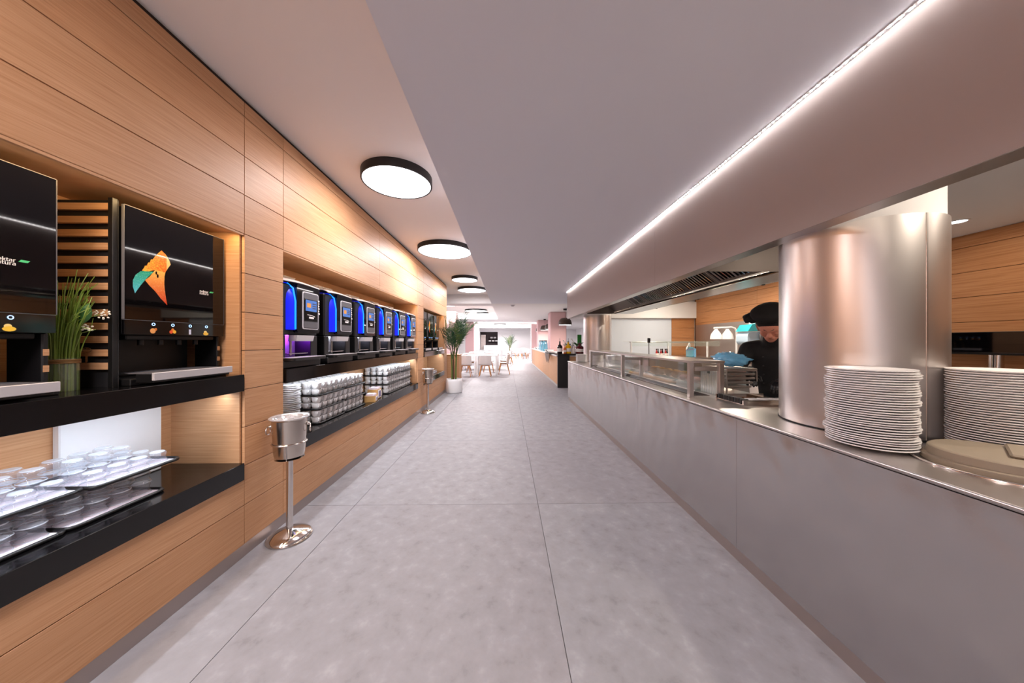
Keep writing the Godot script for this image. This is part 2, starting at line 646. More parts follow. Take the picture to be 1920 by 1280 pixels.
func serving_line() -> void:
	# bulkhead over the line
	var bk := setting("wall_bulkhead")
	var zs := [3.2, 0.4, -3.03, -5.6, -7.47]
	part(bk, "core", bx(1.462, 1.548, 1.856, 2.488, -7.46, 3.2), M.black_matte)
	for i in 4:
		part(bk, "fascia_panel", bx(1.455, 1.4615, 1.85, 2.488, zs[i + 1] + 0.001, zs[i] - 0.001), M.fascia)
		part(bk, "soffit_strip", bx(1.4625, 1.554, 1.85, 1.8555, zs[i + 1] + 0.001, zs[i] - 0.001), M.steel)
	part(bk, "end_cap", bx(1.455, 1.554, 1.85, 2.488, -7.476, -7.4705), M.fascia)
	part(bk, "inner_panel", bx(1.5485, 1.554, 1.856, 2.299, -7.46, 3.2), M.paint_white)
	# row of small lights along its top edge
	var st := thing("led_strip", "long dotted white light strip where the ceiling meets the steel bulkhead", "light strip", Vector3(1.437, 2.486, 0))
	part(st, "channel", bx(-0.006, 0.006, -0.001, 0.003, -7.46, 2.3), M.white_plastic)
	var mm := MultiMesh.new()
	mm.transform_format = MultiMesh.TRANSFORM_3D
	mm.mesh = fin(cbox(mb(), Vector3.ZERO, Vector3(0.005, 0.003, 0.006)))
	mm.instance_count = 325
	for i in 325:
		mm.set_instance_transform(i, Transform3D(Basis(), Vector3(0, -0.0028, 2.28 - i * 0.03)))
	var dots := MultiMeshInstance3D.new()
	dots.name = "led_lights"
	dots.multimesh = mm
	dots.material_override = M.led_white
	st.add_child(dots)
	dots.set_meta("kind", "stuff")
	area(Vector3(1.43, 2.476, -2.6), Vector2(0.01, 9.6), 0.3, Color(1.0, 0.97, 0.97), Vector3(-0.5, -1, 0))
	# counter
	var c := thing("serving_counter", "long stainless steel serving counter along the right of the corridor", "counter", Vector3.ZERO)
	var pz := [3.0, 0.9, -0.45, -1.815, -3.2, -4.6, -5.9, -6.9]
	for i in 7:
		part(c, "front_panel", bx(1.36, 1.385, 0.075, 0.842, pz[i + 1] + 0.0008, pz[i] - 0.0008, 0.001), M.steel_front)
	part(c, "kick_plate", bx(1.368, 1.39, 0.0, 0.074, -6.88, 3.0), M.steel_satin)
	part(c, "end_panel", bx(1.386, 2.05, 0.0, 0.842, -6.9, -6.88), M.steel)
	part(c, "back_panel", bx(2.03, 2.05, 0.0, 0.842, -6.879, 3.0), M.steel)
	part(c, "floor_panel", bx(1.391, 2.029, 0.05, 0.07, -6.879, 3.0), M.steel_dark)
	part(c, "shadow_gap", bx(1.372, 2.045, 0.8425, 0.8475, -6.89, 3.0), M.black_matte)
	# worktop: one sheet with a long cold well let into it
	var s := mb()
	for b in [[1.352, 2.06, -2.46, 3.0], [1.352, 2.06, -6.905, -5.3], [1.352, 1.485, -5.3, -2.46], [1.63, 2.06, -3.1, -2.46], [1.63, 1.70, -5.3, -3.1], [2.0, 2.06, -5.3, -3.1]]:
		cbox(s, Vector3((b[0] + b[1]) * 0.5, 0.8565, (b[2] + b[3]) * 0.5), Vector3(b[1] - b[0], 0.017, b[3] - b[2]), 0.0)
	var wt := thing("steel_worktop", "satin stainless worktop with sunken wells on the serving counter", "worktop", Vector3.ZERO)
	part(wt, "top_sheet", s, M.steel)
	part(wt, "front_edge", tube(mb(), [Vector3(1.353, 0.857, 3.0), Vector3(1.353, 0.857, -6.905)], 0.008, 12), M.steel)
	for b in [[1.486, 1.629, 0.80, -2.464], [1.701, 1.999, 0.78, -3.104]]:
		var g := mb()
		var zl: float = b[3] + 5.296
		cbox(g, Vector3((b[0] + b[1]) * 0.5, b[2], -5.296 + zl * 0.5), Vector3(b[1] - b[0], 0.004, zl))
		for x: float in [b[0] + 0.002, b[1] - 0.002]:
			cbox(g, Vector3(x, b[2] + 0.035, -5.296 + zl * 0.5), Vector3(0.003, 0.066, zl))
		for z: float in [-5.296, b[3]]:
			cbox(g, Vector3((b[0] + b[1]) * 0.5, b[2] + 0.035, z), Vector3(b[1] - b[0] - 0.008, 0.066, 0.003))
		part(c, "well", g, M.steel_dark)
	# chrome ring of the plate warmer
	part(wt, "warmer_ring", ring(0.2, 0.006), M.chrome, Vector3(1.70, CT + 0.002, -1.03))
	# drums: clad columns
	for k in 2:
		var at: Vector3 = [Vector3(1.835, CT, -1.612), Vector3(2.0, CT, -6.83)][k]
		var t := thing("steel_column", ["large brushed steel drum column beside the white plate stacks", "far brushed steel drum column at the end of the serving line"][k], "column", at)
		var r := 0.3
		part(t, "cladding", lathe(mb(), [Vector2(r, 0.004), Vector2(r, 0.995), Vector2(r - 0.006, 0.996), Vector2(r - 0.006, 0.99)], 72), M.steel_drum)
		part(t, "base_ring", lathe(mb(), [Vector2(r + 0.004, 0.0), Vector2(r + 0.004, 0.006), Vector2(r, 0.006)], 72), M.black_matte)
		part(t, "core", lathe(mb(), [Vector2(0, 0.0), Vector2(r - 0.01, 0.0), Vector2(r - 0.01, 1.434), Vector2(0, 1.434)], 48), M.paint_white)
		var a := 1.517 if k == 0 else 1.9
		var dirv := Vector3(-cos(a), 0, sin(a))
		part(t, "seam_strip", cbox(mb(), Vector3.ZERO, Vector3(0.003, 0.99, 0.008), 0.001), M.steel, dirv * (r + 0.0005) + Vector3(0, 0.4985, 0), Vector3(0, a, 0))


func ring(r: float, t: float, n := 48, y := 0.0) -> SurfaceTool:
	var p := []
	for i in n + 1:
		p.append(Vector3(cos(TAU * i / n) * r, y, sin(TAU * i / n) * r))
	return tube(mb(), p, t, 8, false)


# ---------------------------------------------------------------- kitchen behind the line

func kitchen() -> void:
	var w := setting("wall_right")
	part(w, "core", bx(4.32, 4.5, 0, 2.30, -7.2, 3.2), M.dark_gap)
	var rows := [0.0785, 0.312, 0.546, 0.78, 1.013, 1.247, 1.48, 1.714, 1.947, 2.181, 2.299]
	var zz := [3.2, 1.4, -0.8, -3.0, -5.26, -7.0]
	for i in 5:
		planks(w, 4.30, 4.319, rows, zz[i], zz[i + 1], ["cherry"])
	part(w, "steel_backsplash", bx(4.294, 4.2995, 0.93, 1.67, -6.99, -3.6), M.steel_satin)
	var e := setting("wall_end")
	part(e, "plaster", bx(2.30, 4.5, 0, 2.30, -7.2, -7.06), M.paint_white)
	part(e, "header_beam", bx(2.30, 4.30, 1.83, 2.20, -7.06, -6.96, 0.003), M.paint_white)
	part(e, "glass_panel", bx(2.34, 3.77, 0.95, 1.815, -7.06, -7.045), mat("panel_pale", Color8(212, 220, 232), 0.25))
	for r in 4:
		part(e, "plank", bx(3.775, 4.30, 0.93 + r * 0.225 + 0.0015, 0.93 + (r + 1) * 0.225 - 0.0015, -7.06, -7.042, 0.001), M.cherry)
	# downlights; the last one is added to brighten the plate stacks
	for i in 7:
		var p: Vector3 = [Vector3(3.75, 2.30, -2.52), Vector3(3.4, 2.30, -4.6), Vector3(3.3, 2.30, -6.2), Vector3(3.6, 2.30, -0.4), Vector3(2.75, 2.30, -5.4), Vector3(2.9, 2.30, -1.0), Vector3(2.25, 2.30, -0.55)][i]
		var t := thing("downlight", ["round recessed downlight on white kitchen ceiling right of drum column", "recessed downlight hidden above the chef", "recessed downlight at the far end of the kitchen", "recessed downlight over the near kitchen wall", "recessed downlight beyond the extractor hood", "recessed downlight behind the plate stacks", "added downlight over the plate warmer to brighten the plates"][i], "downlight", p, 0.0, "kitchen downlights")
		part(t, "trim_ring", lathe(mb(), [Vector2(0.052, -0.006), Vector2(0.062, -0.006), Vector2(0.065, 0.0), Vector2(0.05, 0.0), Vector2(0.052, -0.006)], 24), M.white_plastic)
		part(t, "lamp_lens", lathe(mb(), [Vector2(0, -0.003), Vector2(0.05, -0.003), Vector2(0.05, 0.0)], 24), M.lamp_far)
		area(p + Vector3(0, -0.012, 0), Vector2(0.08, 0.08), [0.22, 1.7, 0.75, 0.15, 0.7, 0.55, 1.3][i], Color(1.0, 0.94, 0.86))
	hood()
	# steel back counter along the right wall and the cross counter at its end
	var b := thing("back_counter", "steel back counter along the kitchen's wood wall", "counter", Vector3.ZERO)
	part(b, "body", bx(3.62, 4.29, 0.08, 0.88, -5.7, 2.6, 0.002), M.steel)
	part(b, "top_sheet", bx(3.58, 4.293, 0.881, 0.92, -5.7, 2.6, 0.003), M.steel)
	part(b, "kick_plate", bx(3.68, 4.29, 0.0, 0.079, -5.7, 2.6), M.steel_dark)
	var x := thing("cross_counter", "steel counter across the kitchen's far end under the glass guard", "counter", Vector3.ZERO)
	part(x, "body", bx(2.42, 4.28, 0.08, 0.95, -6.94, -5.98, 0.002), M.steel)
	part(x, "top_sheet", bx(2.40, 4.285, 0.951, 0.99, -6.95, -5.95, 0.003), M.steel)
	part(x, "kick_plate", bx(2.46, 4.28, 0.0, 0.079, -6.94, -6.04), M.steel_dark)
	# black shelf on chrome posts
	var h := thing("black_shelf", "black warming shelf on chrome posts before the dark wood wall", "shelf", Vector3(0, 0.92, 0))
	part(h, "shelf_box", bx(3.95, 4.28, 0.27, 0.46, -3.3, 1.6, 0.004), M.black)
	part(h, "edge_strip", bx(3.944, 3.9495, 0.275, 0.455, -3.3, 1.6), M.black_gloss)
	for z: float in [-3.0, -2.5, -1.2, 0.6]:
		part(h, "post", tube(mb(), [Vector3(4.05, 0.0, z), Vector3(4.05, 0.27, z)], 0.038, 20), M.chrome)
	part(h, "maker_mark", letters("C", 0.03), M.grey_plastic, Vector3(3.9435, 0.40, -1.99), Vector3(0, -PI / 2, 0))


func hood() -> void:
	var t := thing("extractor_hood", "stainless extractor hood with baffle filters above the serving line", "hood", Vector3(0, 1.85, 0))
	var z0 := -6.0
	var z1 := -2.36
	# front inner plate, roof, rear trough, ends
	part(t, "front_plate", bx(1.556, 1.562, 0.0, 0.447, z0, z1), M.chrome)
	part(t, "roof", bx(1.563, 2.42, 0.435, 0.447, z0, z1), M.steel)
	part(t, "rear_plate", bx(2.412, 2.42, 0.0, 0.434, z0, z1), M.steel)
	part(t, "trough", bx(2.12, 2.411, -0.012, 0.0, z0, z1, 0.002), M.steel)
	part(t, "trough_lip", bx(2.10, 2.119, -0.012, 0.012, z0, z1, 0.003), M.chrome)
	part(t, "bottom_rail", tube(mb(), [Vector3(2.43, 0.0, z0), Vector3(2.43, 0.0, z1)], 0.013, 10), M.chrome)
	for k in 2:
		var z: float = [z0, z1 - 0.006][k]
		part(t, "end_plate", slab(mb(), [Vector2(1.556, -0.01), Vector2(2.43, -0.01), Vector2(2.43, 0.447), Vector2(1.556, 0.447)], z, z + 0.006), M.steel_dark)
	part(t, "filler_plate", slab(mb(), [Vector2(1.60, 0.40), Vector2(2.10, 0.03), Vector2(2.11, 0.04), Vector2(1.61, 0.41)], z0 + 0.01, -5.03), M.steel_dark)
	# slanted filters, each with its slats
	var n := 5
	var wz := 2.52 / n
	var a := atan2(0.36, -0.49)
	var len := Vector2(0.49, 0.36).length()
	var slat := fin(cbox(mb(), Vector3.ZERO, Vector3(len - 0.05, 0.012, 0.026), 0.004))
	for i in n:
		var f := part(t, "baffle_filter", cbox(mb(), Vector3.ZERO, Vector3(len, 0.01, wz - 0.008), 0.002), M.black_matte, Vector3(1.852, 0.215, -5.02 + wz * (i + 0.5)), Vector3(0, 0, a - PI))
		var fr := mb()
		for e: float in [-1.0, 1.0]:
			cbox(fr, Vector3(e * (len * 0.5 - 0.014), -0.006, 0), Vector3(0.028, 0.03, wz - 0.008), 0.003)
			cbox(fr, Vector3(0, -0.006, e * (wz * 0.5 - 0.02)), Vector3(len - 0.058, 0.03, 0.032), 0.003)
		part(f, "filter_frame", fr, M.steel_dark)
		for k in 9:
			part(f, "slat", slat, M.chrome if (k + i) % 4 else M.steel, Vector3(0, -0.016, (k - 4) * 0.0465), Vector3(0.35, 0, 0))
	# two lamps in the hood throat
	for z: float in [-4.4, -3.0]:
		part(t, "lamp_tube", tube(mb(), [Vector3(2.26, 0.41, z - 0.28), Vector3(2.26, 0.41, z + 0.28)], 0.015, 10), M.lamp_far)
		area(Vector3(2.26, 1.85 + 0.385, z), Vector2(0.04, 0.56), 1.6, Color(1.0, 0.93, 0.86))
	for z: float in [-5.0, -3.9, -2.9]:
		part(t, "clip", cbox(mb(), Vector3(2.432, -0.005, z), Vector3(0.02, 0.024, 0.03), 0.003), M.black)


# ---------------------------------------------------------------- dining room shell

func dining_room() -> void:
	var f := setting("wall_far")
	# wall with a serving opening
	for b in [[-6.7, -2.62, 0.0, 2.95], [-0.92, 6.7, 0.0, 2.95], [-2.62, -0.92, 2.23, 2.95], [-2.62, -0.92, 0.0, 0.5]]:
		part(f, "plaster", bx(b[0], b[1], b[2], b[3], -30.2, -30.0), M.paint_white)
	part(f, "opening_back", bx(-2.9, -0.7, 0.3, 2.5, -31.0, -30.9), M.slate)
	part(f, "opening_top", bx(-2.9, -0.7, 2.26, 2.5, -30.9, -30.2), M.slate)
	part(f, "opening_frame", slab(mb(), [Vector2(-2.68, 0.5), Vector2(-2.62, 0.5), Vector2(-2.62, 2.23), Vector2(-0.92, 2.23), Vector2(-0.92, 0.5), Vector2(-0.86, 0.5), Vector2(-0.86, 2.29), Vector2(-2.68, 2.29)], -30.0, -29.97), M.white_plastic)
	# pink columns
	var cols := [[2.05, 0.33, -12.7], [2.02, 0.33, -17.4], [1.85, 0.22, -21.2], [-2.33, 0.3, -12.6], [-2.3, 0.26, -19.2], [-2.75, 0.3, -27.0]]
	for i in cols.size():
		var q: Array = cols[i]
		var o := setting(["column_1", "column_2", "column_3", "column_4", "column_5", "column_6"][i])
		part(o, "shaft", bx(q[0] - q[1], q[0] + q[1], 0.0, 2.489, q[2] - q[1], q[2] + q[1], 0.03), M.pink if i < 5 else M.paint_white)
		part(o, "skirting", bx(q[0] - q[1] - 0.01, q[0] + q[1] + 0.01, 0.0, 0.08, q[2] - q[1] - 0.01, q[2] + q[1] + 0.01, 0.003), M.white_plastic)


func ceiling_lamps() -> void:
	var L := [
		[-0.98, -2.78, 0.30, "nearest round flush ceiling lamp, smaller, over the coffee machines"], [-0.98, -4.9, 0.42, "second round ceiling lamp from the camera, larger, black rim"],
		[-0.98, -7.15, 0.30, "third round ceiling lamp, small, before the palm"], [-0.98, -8.6, 0.39, "fourth round ceiling lamp, large, above the potted palm"],
		[-0.98, 0.35, 0.42, "added round ceiling lamp, unseen just behind the viewpoint"], [-0.98, 2.3, 0.30, "last added round ceiling lamp, unseen behind the viewpoint"],  # unseen lamps added to brighten the near wood wall
		[-1.45, -14.4, 0.52, "large round lamp in the dining room ceiling tray"], [-1.25, -15.8, 0.30, "small round lamp behind the large one in the dining tray"],
		[-2.3, -12.0, 0.42, "round lamp at the left of the dining ceiling tray"], [-1.7, -22.5, 0.5, "round lamp left in the far ceiling tray"], [0.6, -22.5, 0.5, "round lamp right in the far ceiling tray"], [-0.6, -26.0, 0.5, "round lamp at the back of the far ceiling tray"],
	]
	for i in L.size():
		var q: Array = L[i]
		var r: float = q[2]
		var t := thing("ceiling_lamp", q[3], "ceiling lamp", Vector3(q[0], 2.775, q[1]), 0.0, "round ceiling lamps")
		part(t, "housing", lathe(mb(), [Vector2(r - 0.014, -0.062), Vector2(r - 0.012, -0.068), Vector2(r - 0.002, -0.068), Vector2(r, -0.065), Vector2(r, 0.0), Vector2(0.0, 0.0)], 64), M.black)
		part(t, "lamp_diffuser", lathe(mb(), [Vector2(0, -0.064), Vector2(r - 0.013, -0.064), Vector2(r - 0.013, -0.05)], 64), M.lamp_white if i < 6 else M.lamp_far)
		var far := i >= 6
		area(Vector3(q[0], 2.775 - 0.075, q[1]), Vector2(r, r) * 1.55, (r * r * 14.0) * ((5.0 if i >= 9 else 2.0) if far else (1.3 if i >= 4 else 1.05)), Color(1.0, 0.965, 0.97))
	# coves of light in the trays of the dining room
	for b in [[-1.85, 2.70, -16.33, 2.6, "far edge of the dining tray"], [-1.85, 2.70, -10.47, 2.6, "near edge of the dining tray"], [-0.5, 2.70, -26.9, 4.8, "far edge of the farthest tray"], [-0.5, 2.70, -19.1, 4.8, "near edge of the farthest tray"]]:
		var t := thing("cove_light", "light strip along the " + b[4], "light strip", Vector3(b[0], b[1], b[2]), 0.0, "cove light strips")
		part(t, "light_bar", cbox(mb(), Vector3.ZERO, Vector3(b[3], 0.02, 0.02)), M.lamp_far)
		area(Vector3(b[0], b[1] - 0.015, b[2]), Vector2(b[3], 0.03), 1.8, Color(1.0, 0.96, 0.95))


# ---------------------------------------------------------------- drink machines in the niches

func inside(p: Vector2, poly: Array) -> bool:
	return Geometry2D.is_point_in_polygon(p, PackedVector2Array(poly))


# the printed picture on a dispenser's glass front: a swoosh of fruit and a leaf on black, u along the front, v in metres up
func fruit_print() -> ImageTexture:
	var n := 512
	var im := Image.create(n, n, false, Image.FORMAT_RGB8)
	im.fill(Color8(6, 5, 7))
	var up := [Vector2(0.303, 0.64), Vector2(0.345, 0.624), Vector2(0.376, 0.601), Vector2(0.39, 0.581), Vector2(0.366, 0.562), Vector2(0.339, 0.537), Vector2(0.273, 0.538), Vector2(0.243, 0.538), Vector2(0.176, 0.523), Vector2(0.129, 0.523), Vector2(0.147, 0.537), Vector2(0.156, 0.549), Vector2(0.168, 0.549), Vector2(0.185, 0.568), Vector2(0.196, 0.568), Vector2(0.209, 0.586), Vector2(0.222, 0.586), Vector2(0.243, 0.603), Vector2(0.273, 0.623)]
	var low := [Vector2(0.157, 0.482), Vector2(0.194, 0.501), Vector2(0.233, 0.53), Vector2(0.243, 0.538), Vector2(0.339, 0.537), Vector2(0.331, 0.515), Vector2(0.329, 0.477), Vector2(0.339, 0.429), Vector2(0.357, 0.376), Vector2(0.293, 0.407), Vector2(0.243, 0.438), Vector2(0.194, 0.46)]
	var leaf := [Vector2(0.075, 0.415), Vector2(0.058, 0.443), Vector2(0.058, 0.473), Vector2(0.08, 0.5), Vector2(0.12, 0.52), Vector2(0.176, 0.525), Vector2(0.233, 0.529), Vector2(0.194, 0.506), Vector2(0.157, 0.482), Vector2(0.12, 0.454), Vector2(0.093, 0.431)]
	var f := FastNoiseLite.new()
	f.seed = 2
	f.frequency = 0.09
	for iy in n:
		var v := 0.797 - 0.5 * iy / n
		if v < 0.37 or v > 0.645:
			continue
		for ix in range(20, 210):
			var p := Vector2(float(ix) / n, v)
			var g := f.get_noise_2d(ix, iy)
			if inside(p, leaf):
				var k := clampf((p.y - 0.415) / 0.11, 0, 1)
				im.set_pixel(ix, iy, Color8(90, 200, 220).lerp(Color8(50, 165, 130), k).lightened(clampf(g * 0.4, 0, 0.3)))
			elif inside(p, low):
				var k := clampf((p.y - 0.376) / 0.16, 0, 1)
				im.set_pixel(ix, iy, Color8(214, 70, 40).lerp(Color8(255, 190, 90), k).lightened(clampf(g * 0.3, 0, 0.2)))
			elif inside(p, up):
				var k := clampf((p.x - 0.13 + (0.64 - p.y) * 0.3) / 0.25, 0, 1)
				var c := Color8(250, 190, 70).lerp(Color8(235, 120, 50), clampf(k + g, 0, 1))
				if p.x > 0.35:
					c = Color8(255, 205, 130)
				im.set_pixel(ix, iy, c)
			if p.distance_to(Vector2(0.255, 0.525)) < 0.008 or p.distance_to(Vector2(0.268, 0.512)) < 0.009:
				im.set_pixel(ix, iy, Color8(30, 14, 8))
	return ImageTexture.create_from_image(im)


# control strip: a fruit printed under each of the four buttons
func button_print() -> ImageTexture:
	var im := Image.create(512, 80, false, Image.FORMAT_RGB8)
	im.fill(Color8(8, 7, 9))
	var us := [0.23, 0.411, 0.59, 0.775]
	for k in 4:
		for iy in 80:
			for dx in range(-26, 27):
				var ix: int = int(us[k] * 512) + dx
				var y := (iy - 56) / 1.2
				var c := Color(0, 0, 0, 0)
				match k:
					0:
						if Vector2(dx + 2, y).length() < 13:
							c = Color8(240, 170, 100)
						elif Vector2(dx - 11, y + 8).length() < 7:
							c = Color8(220, 120, 50)
					1:
						if Vector2(dx + 8, y - 3).length() < 9:
							c = Color8(235, 90, 50)
						elif Vector2(dx - 9, y - 2).length() < 9:
							c = Color8(250, 190, 70)
						elif Vector2(dx, y + 8).length() < 8:
							c = Color8(240, 140, 60)
					2:
						if absf(dx) < 7 and absf(y) < 14:
							c = Color8(210, 215, 235)
					3:
						if Vector2(dx * 0.55, y - 8).length() < 9:
							c = Color8(250, 205, 70)
						elif Vector2(dx + 3, y).length() < 10:
							c = Color8(255, 225, 140)
				if c.a > 0.0:
					im.set_pixel(ix, iy, c)
	return ImageTexture.create_from_image(im)


func face_quad(w: float, y0: float, y1: float, z: float) -> SurfaceTool:
	var s := mb()
	s.set_smooth_group(-1)
	var p := [Vector3(-w / 2, y0, z), Vector3(-w / 2, y1, z), Vector3(w / 2, y1, z), Vector3(w / 2, y0, z)]
	var uv := [Vector2(0, 1), Vector2(0, 0), Vector2(1, 0), Vector2(1, 1)]
	for i in [0, 1, 2, 0, 2, 3]:
		s.set_uv(uv[i])
		s.add_vertex(p[i])
	return s


func juice_machine(label: String, at: Vector3) -> Node3D:
	var t := thing("juice_dispenser", label, "juice dispenser", at, PI / 2, "black juice dispensers")
	var w := 0.476
	part(t, "body", bx(-w / 2 + 0.004, w / 2 - 0.004, 0.228, 0.795, -0.30, -0.013, 0.004), M.black)
	var pr := mat("front_print", Color.WHITE, 0.03)
	pr.albedo_texture = tex_fruit
	part(t, "front_panel", face_quad(w - 0.006, 0.297, 0.797, 0.0), pr)
	part(t, "panel_edge", bx(-w / 2, w / 2, 0.2965, 0.799, -0.0125, -0.0008, 0.001), M.black_gloss)
	var tr := mb()
	cbox(tr, Vector3(0, 0.8, -0.005), Vector3(w, 0.0025, 0.011))
	for e: float in [-1.0, 1.0]:
		cbox(tr, Vector3(e * (w / 2 + 0.001), 0.548, -0.005), Vector3(0.0022, 0.503, 0.011))
	part(t, "frame_trim", tr, M.grey_plastic)
	part(t, "panel_seam", bx(-w / 2, w / 2, 0.2935, 0.2955, -0.01, 0.0005), M.grey_plastic)
	var bp := mat("button_print", Color.WHITE, 0.1)
	bp.albedo_texture = tex_buttons
	var cp := part(t, "control_panel", bx(-w / 2, w / 2, 0.228, 0.293, -0.0125, -0.0008, 0.001), M.black_gloss)
	part(cp, "fruit_icons", face_quad(w - 0.006, 0.2285, 0.2925, 0.0), bp)
	var rg := fin(ring(0.006, 0.0013, 20))
	for u: float in [0.233, 0.411, 0.59, 0.775]:
		part(cp, "button_light", rg, M.ring_glow, Vector3((u - 0.5) * w, 0.2785, 0.0015), Vector3(PI / 2, 0, 0))
	part(t, "nozzle_bar", bx(-w / 2 + 0.03, w / 2 - 0.03, 0.205, 0.228, -0.11, -0.03, 0.004), M.black)
	for u: float in [0.233, 0.411, 0.59, 0.775]:
		part(t, "nozzle", tube(mb(), [Vector3((u - 0.5) * w, 0.206, -0.06), Vector3((u - 0.5) * w, 0.18, -0.06)], 0.011, 12), M.black)
	part(t, "rear_column", bx(-w / 2 + 0.004, w / 2 - 0.05, 0.03, 0.2275, -0.30, -0.16, 0.003), M.black)
	var sc := part(t, "side_cheek", bx(w / 2 - 0.022, w / 2 - 0.004, 0.03, 0.2275, -0.15, -0.02, 0.004), M.black)
	for y: float in [0.085, 0.145]:
		part(sc, "wood_inset", bx(w / 2 - 0.02, w / 2 - 0.006, y, y + 0.024, -0.02, -0.017), M.oak_1)
	part(t, "base", bx(-w / 2 + 0.004, w / 2 - 0.004, 0.0, 0.03, -0.30, 0.02, 0.003), M.black)
	var dt := part(t, "drip_tray", bx(-0.215, 0.165, 0.012, 0.05, 0.0205, 0.098, 0.002), M.black)
	part(dt, "tray_front", bx(-0.222, 0.172, 0.022, 0.057, 0.0985, 0.11, 0.002), M.silver_plastic)
	for i in 18:
		part(dt, "grille_bar", bx(-0.205 + i * 0.0215, -0.199 + i * 0.0215, 0.0505, 0.055, -0.1, 0.096), M.grey_plastic)
	# logo: two short words and a leaf
	var lg := part(t, "logo_text", letters("nektar", 0.017), M.label_white, Vector3(0.118, 0.473, 0.001))
	lg.set_meta("label", "white logo words on the black glass")
	part(lg, "logo_text", letters("natura", 0.017), M.label_white, Vector3(0, -0.0115, 0))
	part(lg, "logo_leaf", slab(mb(), [Vector2(0.03, -0.002), Vector2(0.036, 0.006), Vector2(0.056, 0.006), Vector2(0.05, -0.002)], -0.0005, 0.0005), M.leaf_logo)
	return t


var tex_fruit: ImageTexture
var tex_buttons: ImageTexture


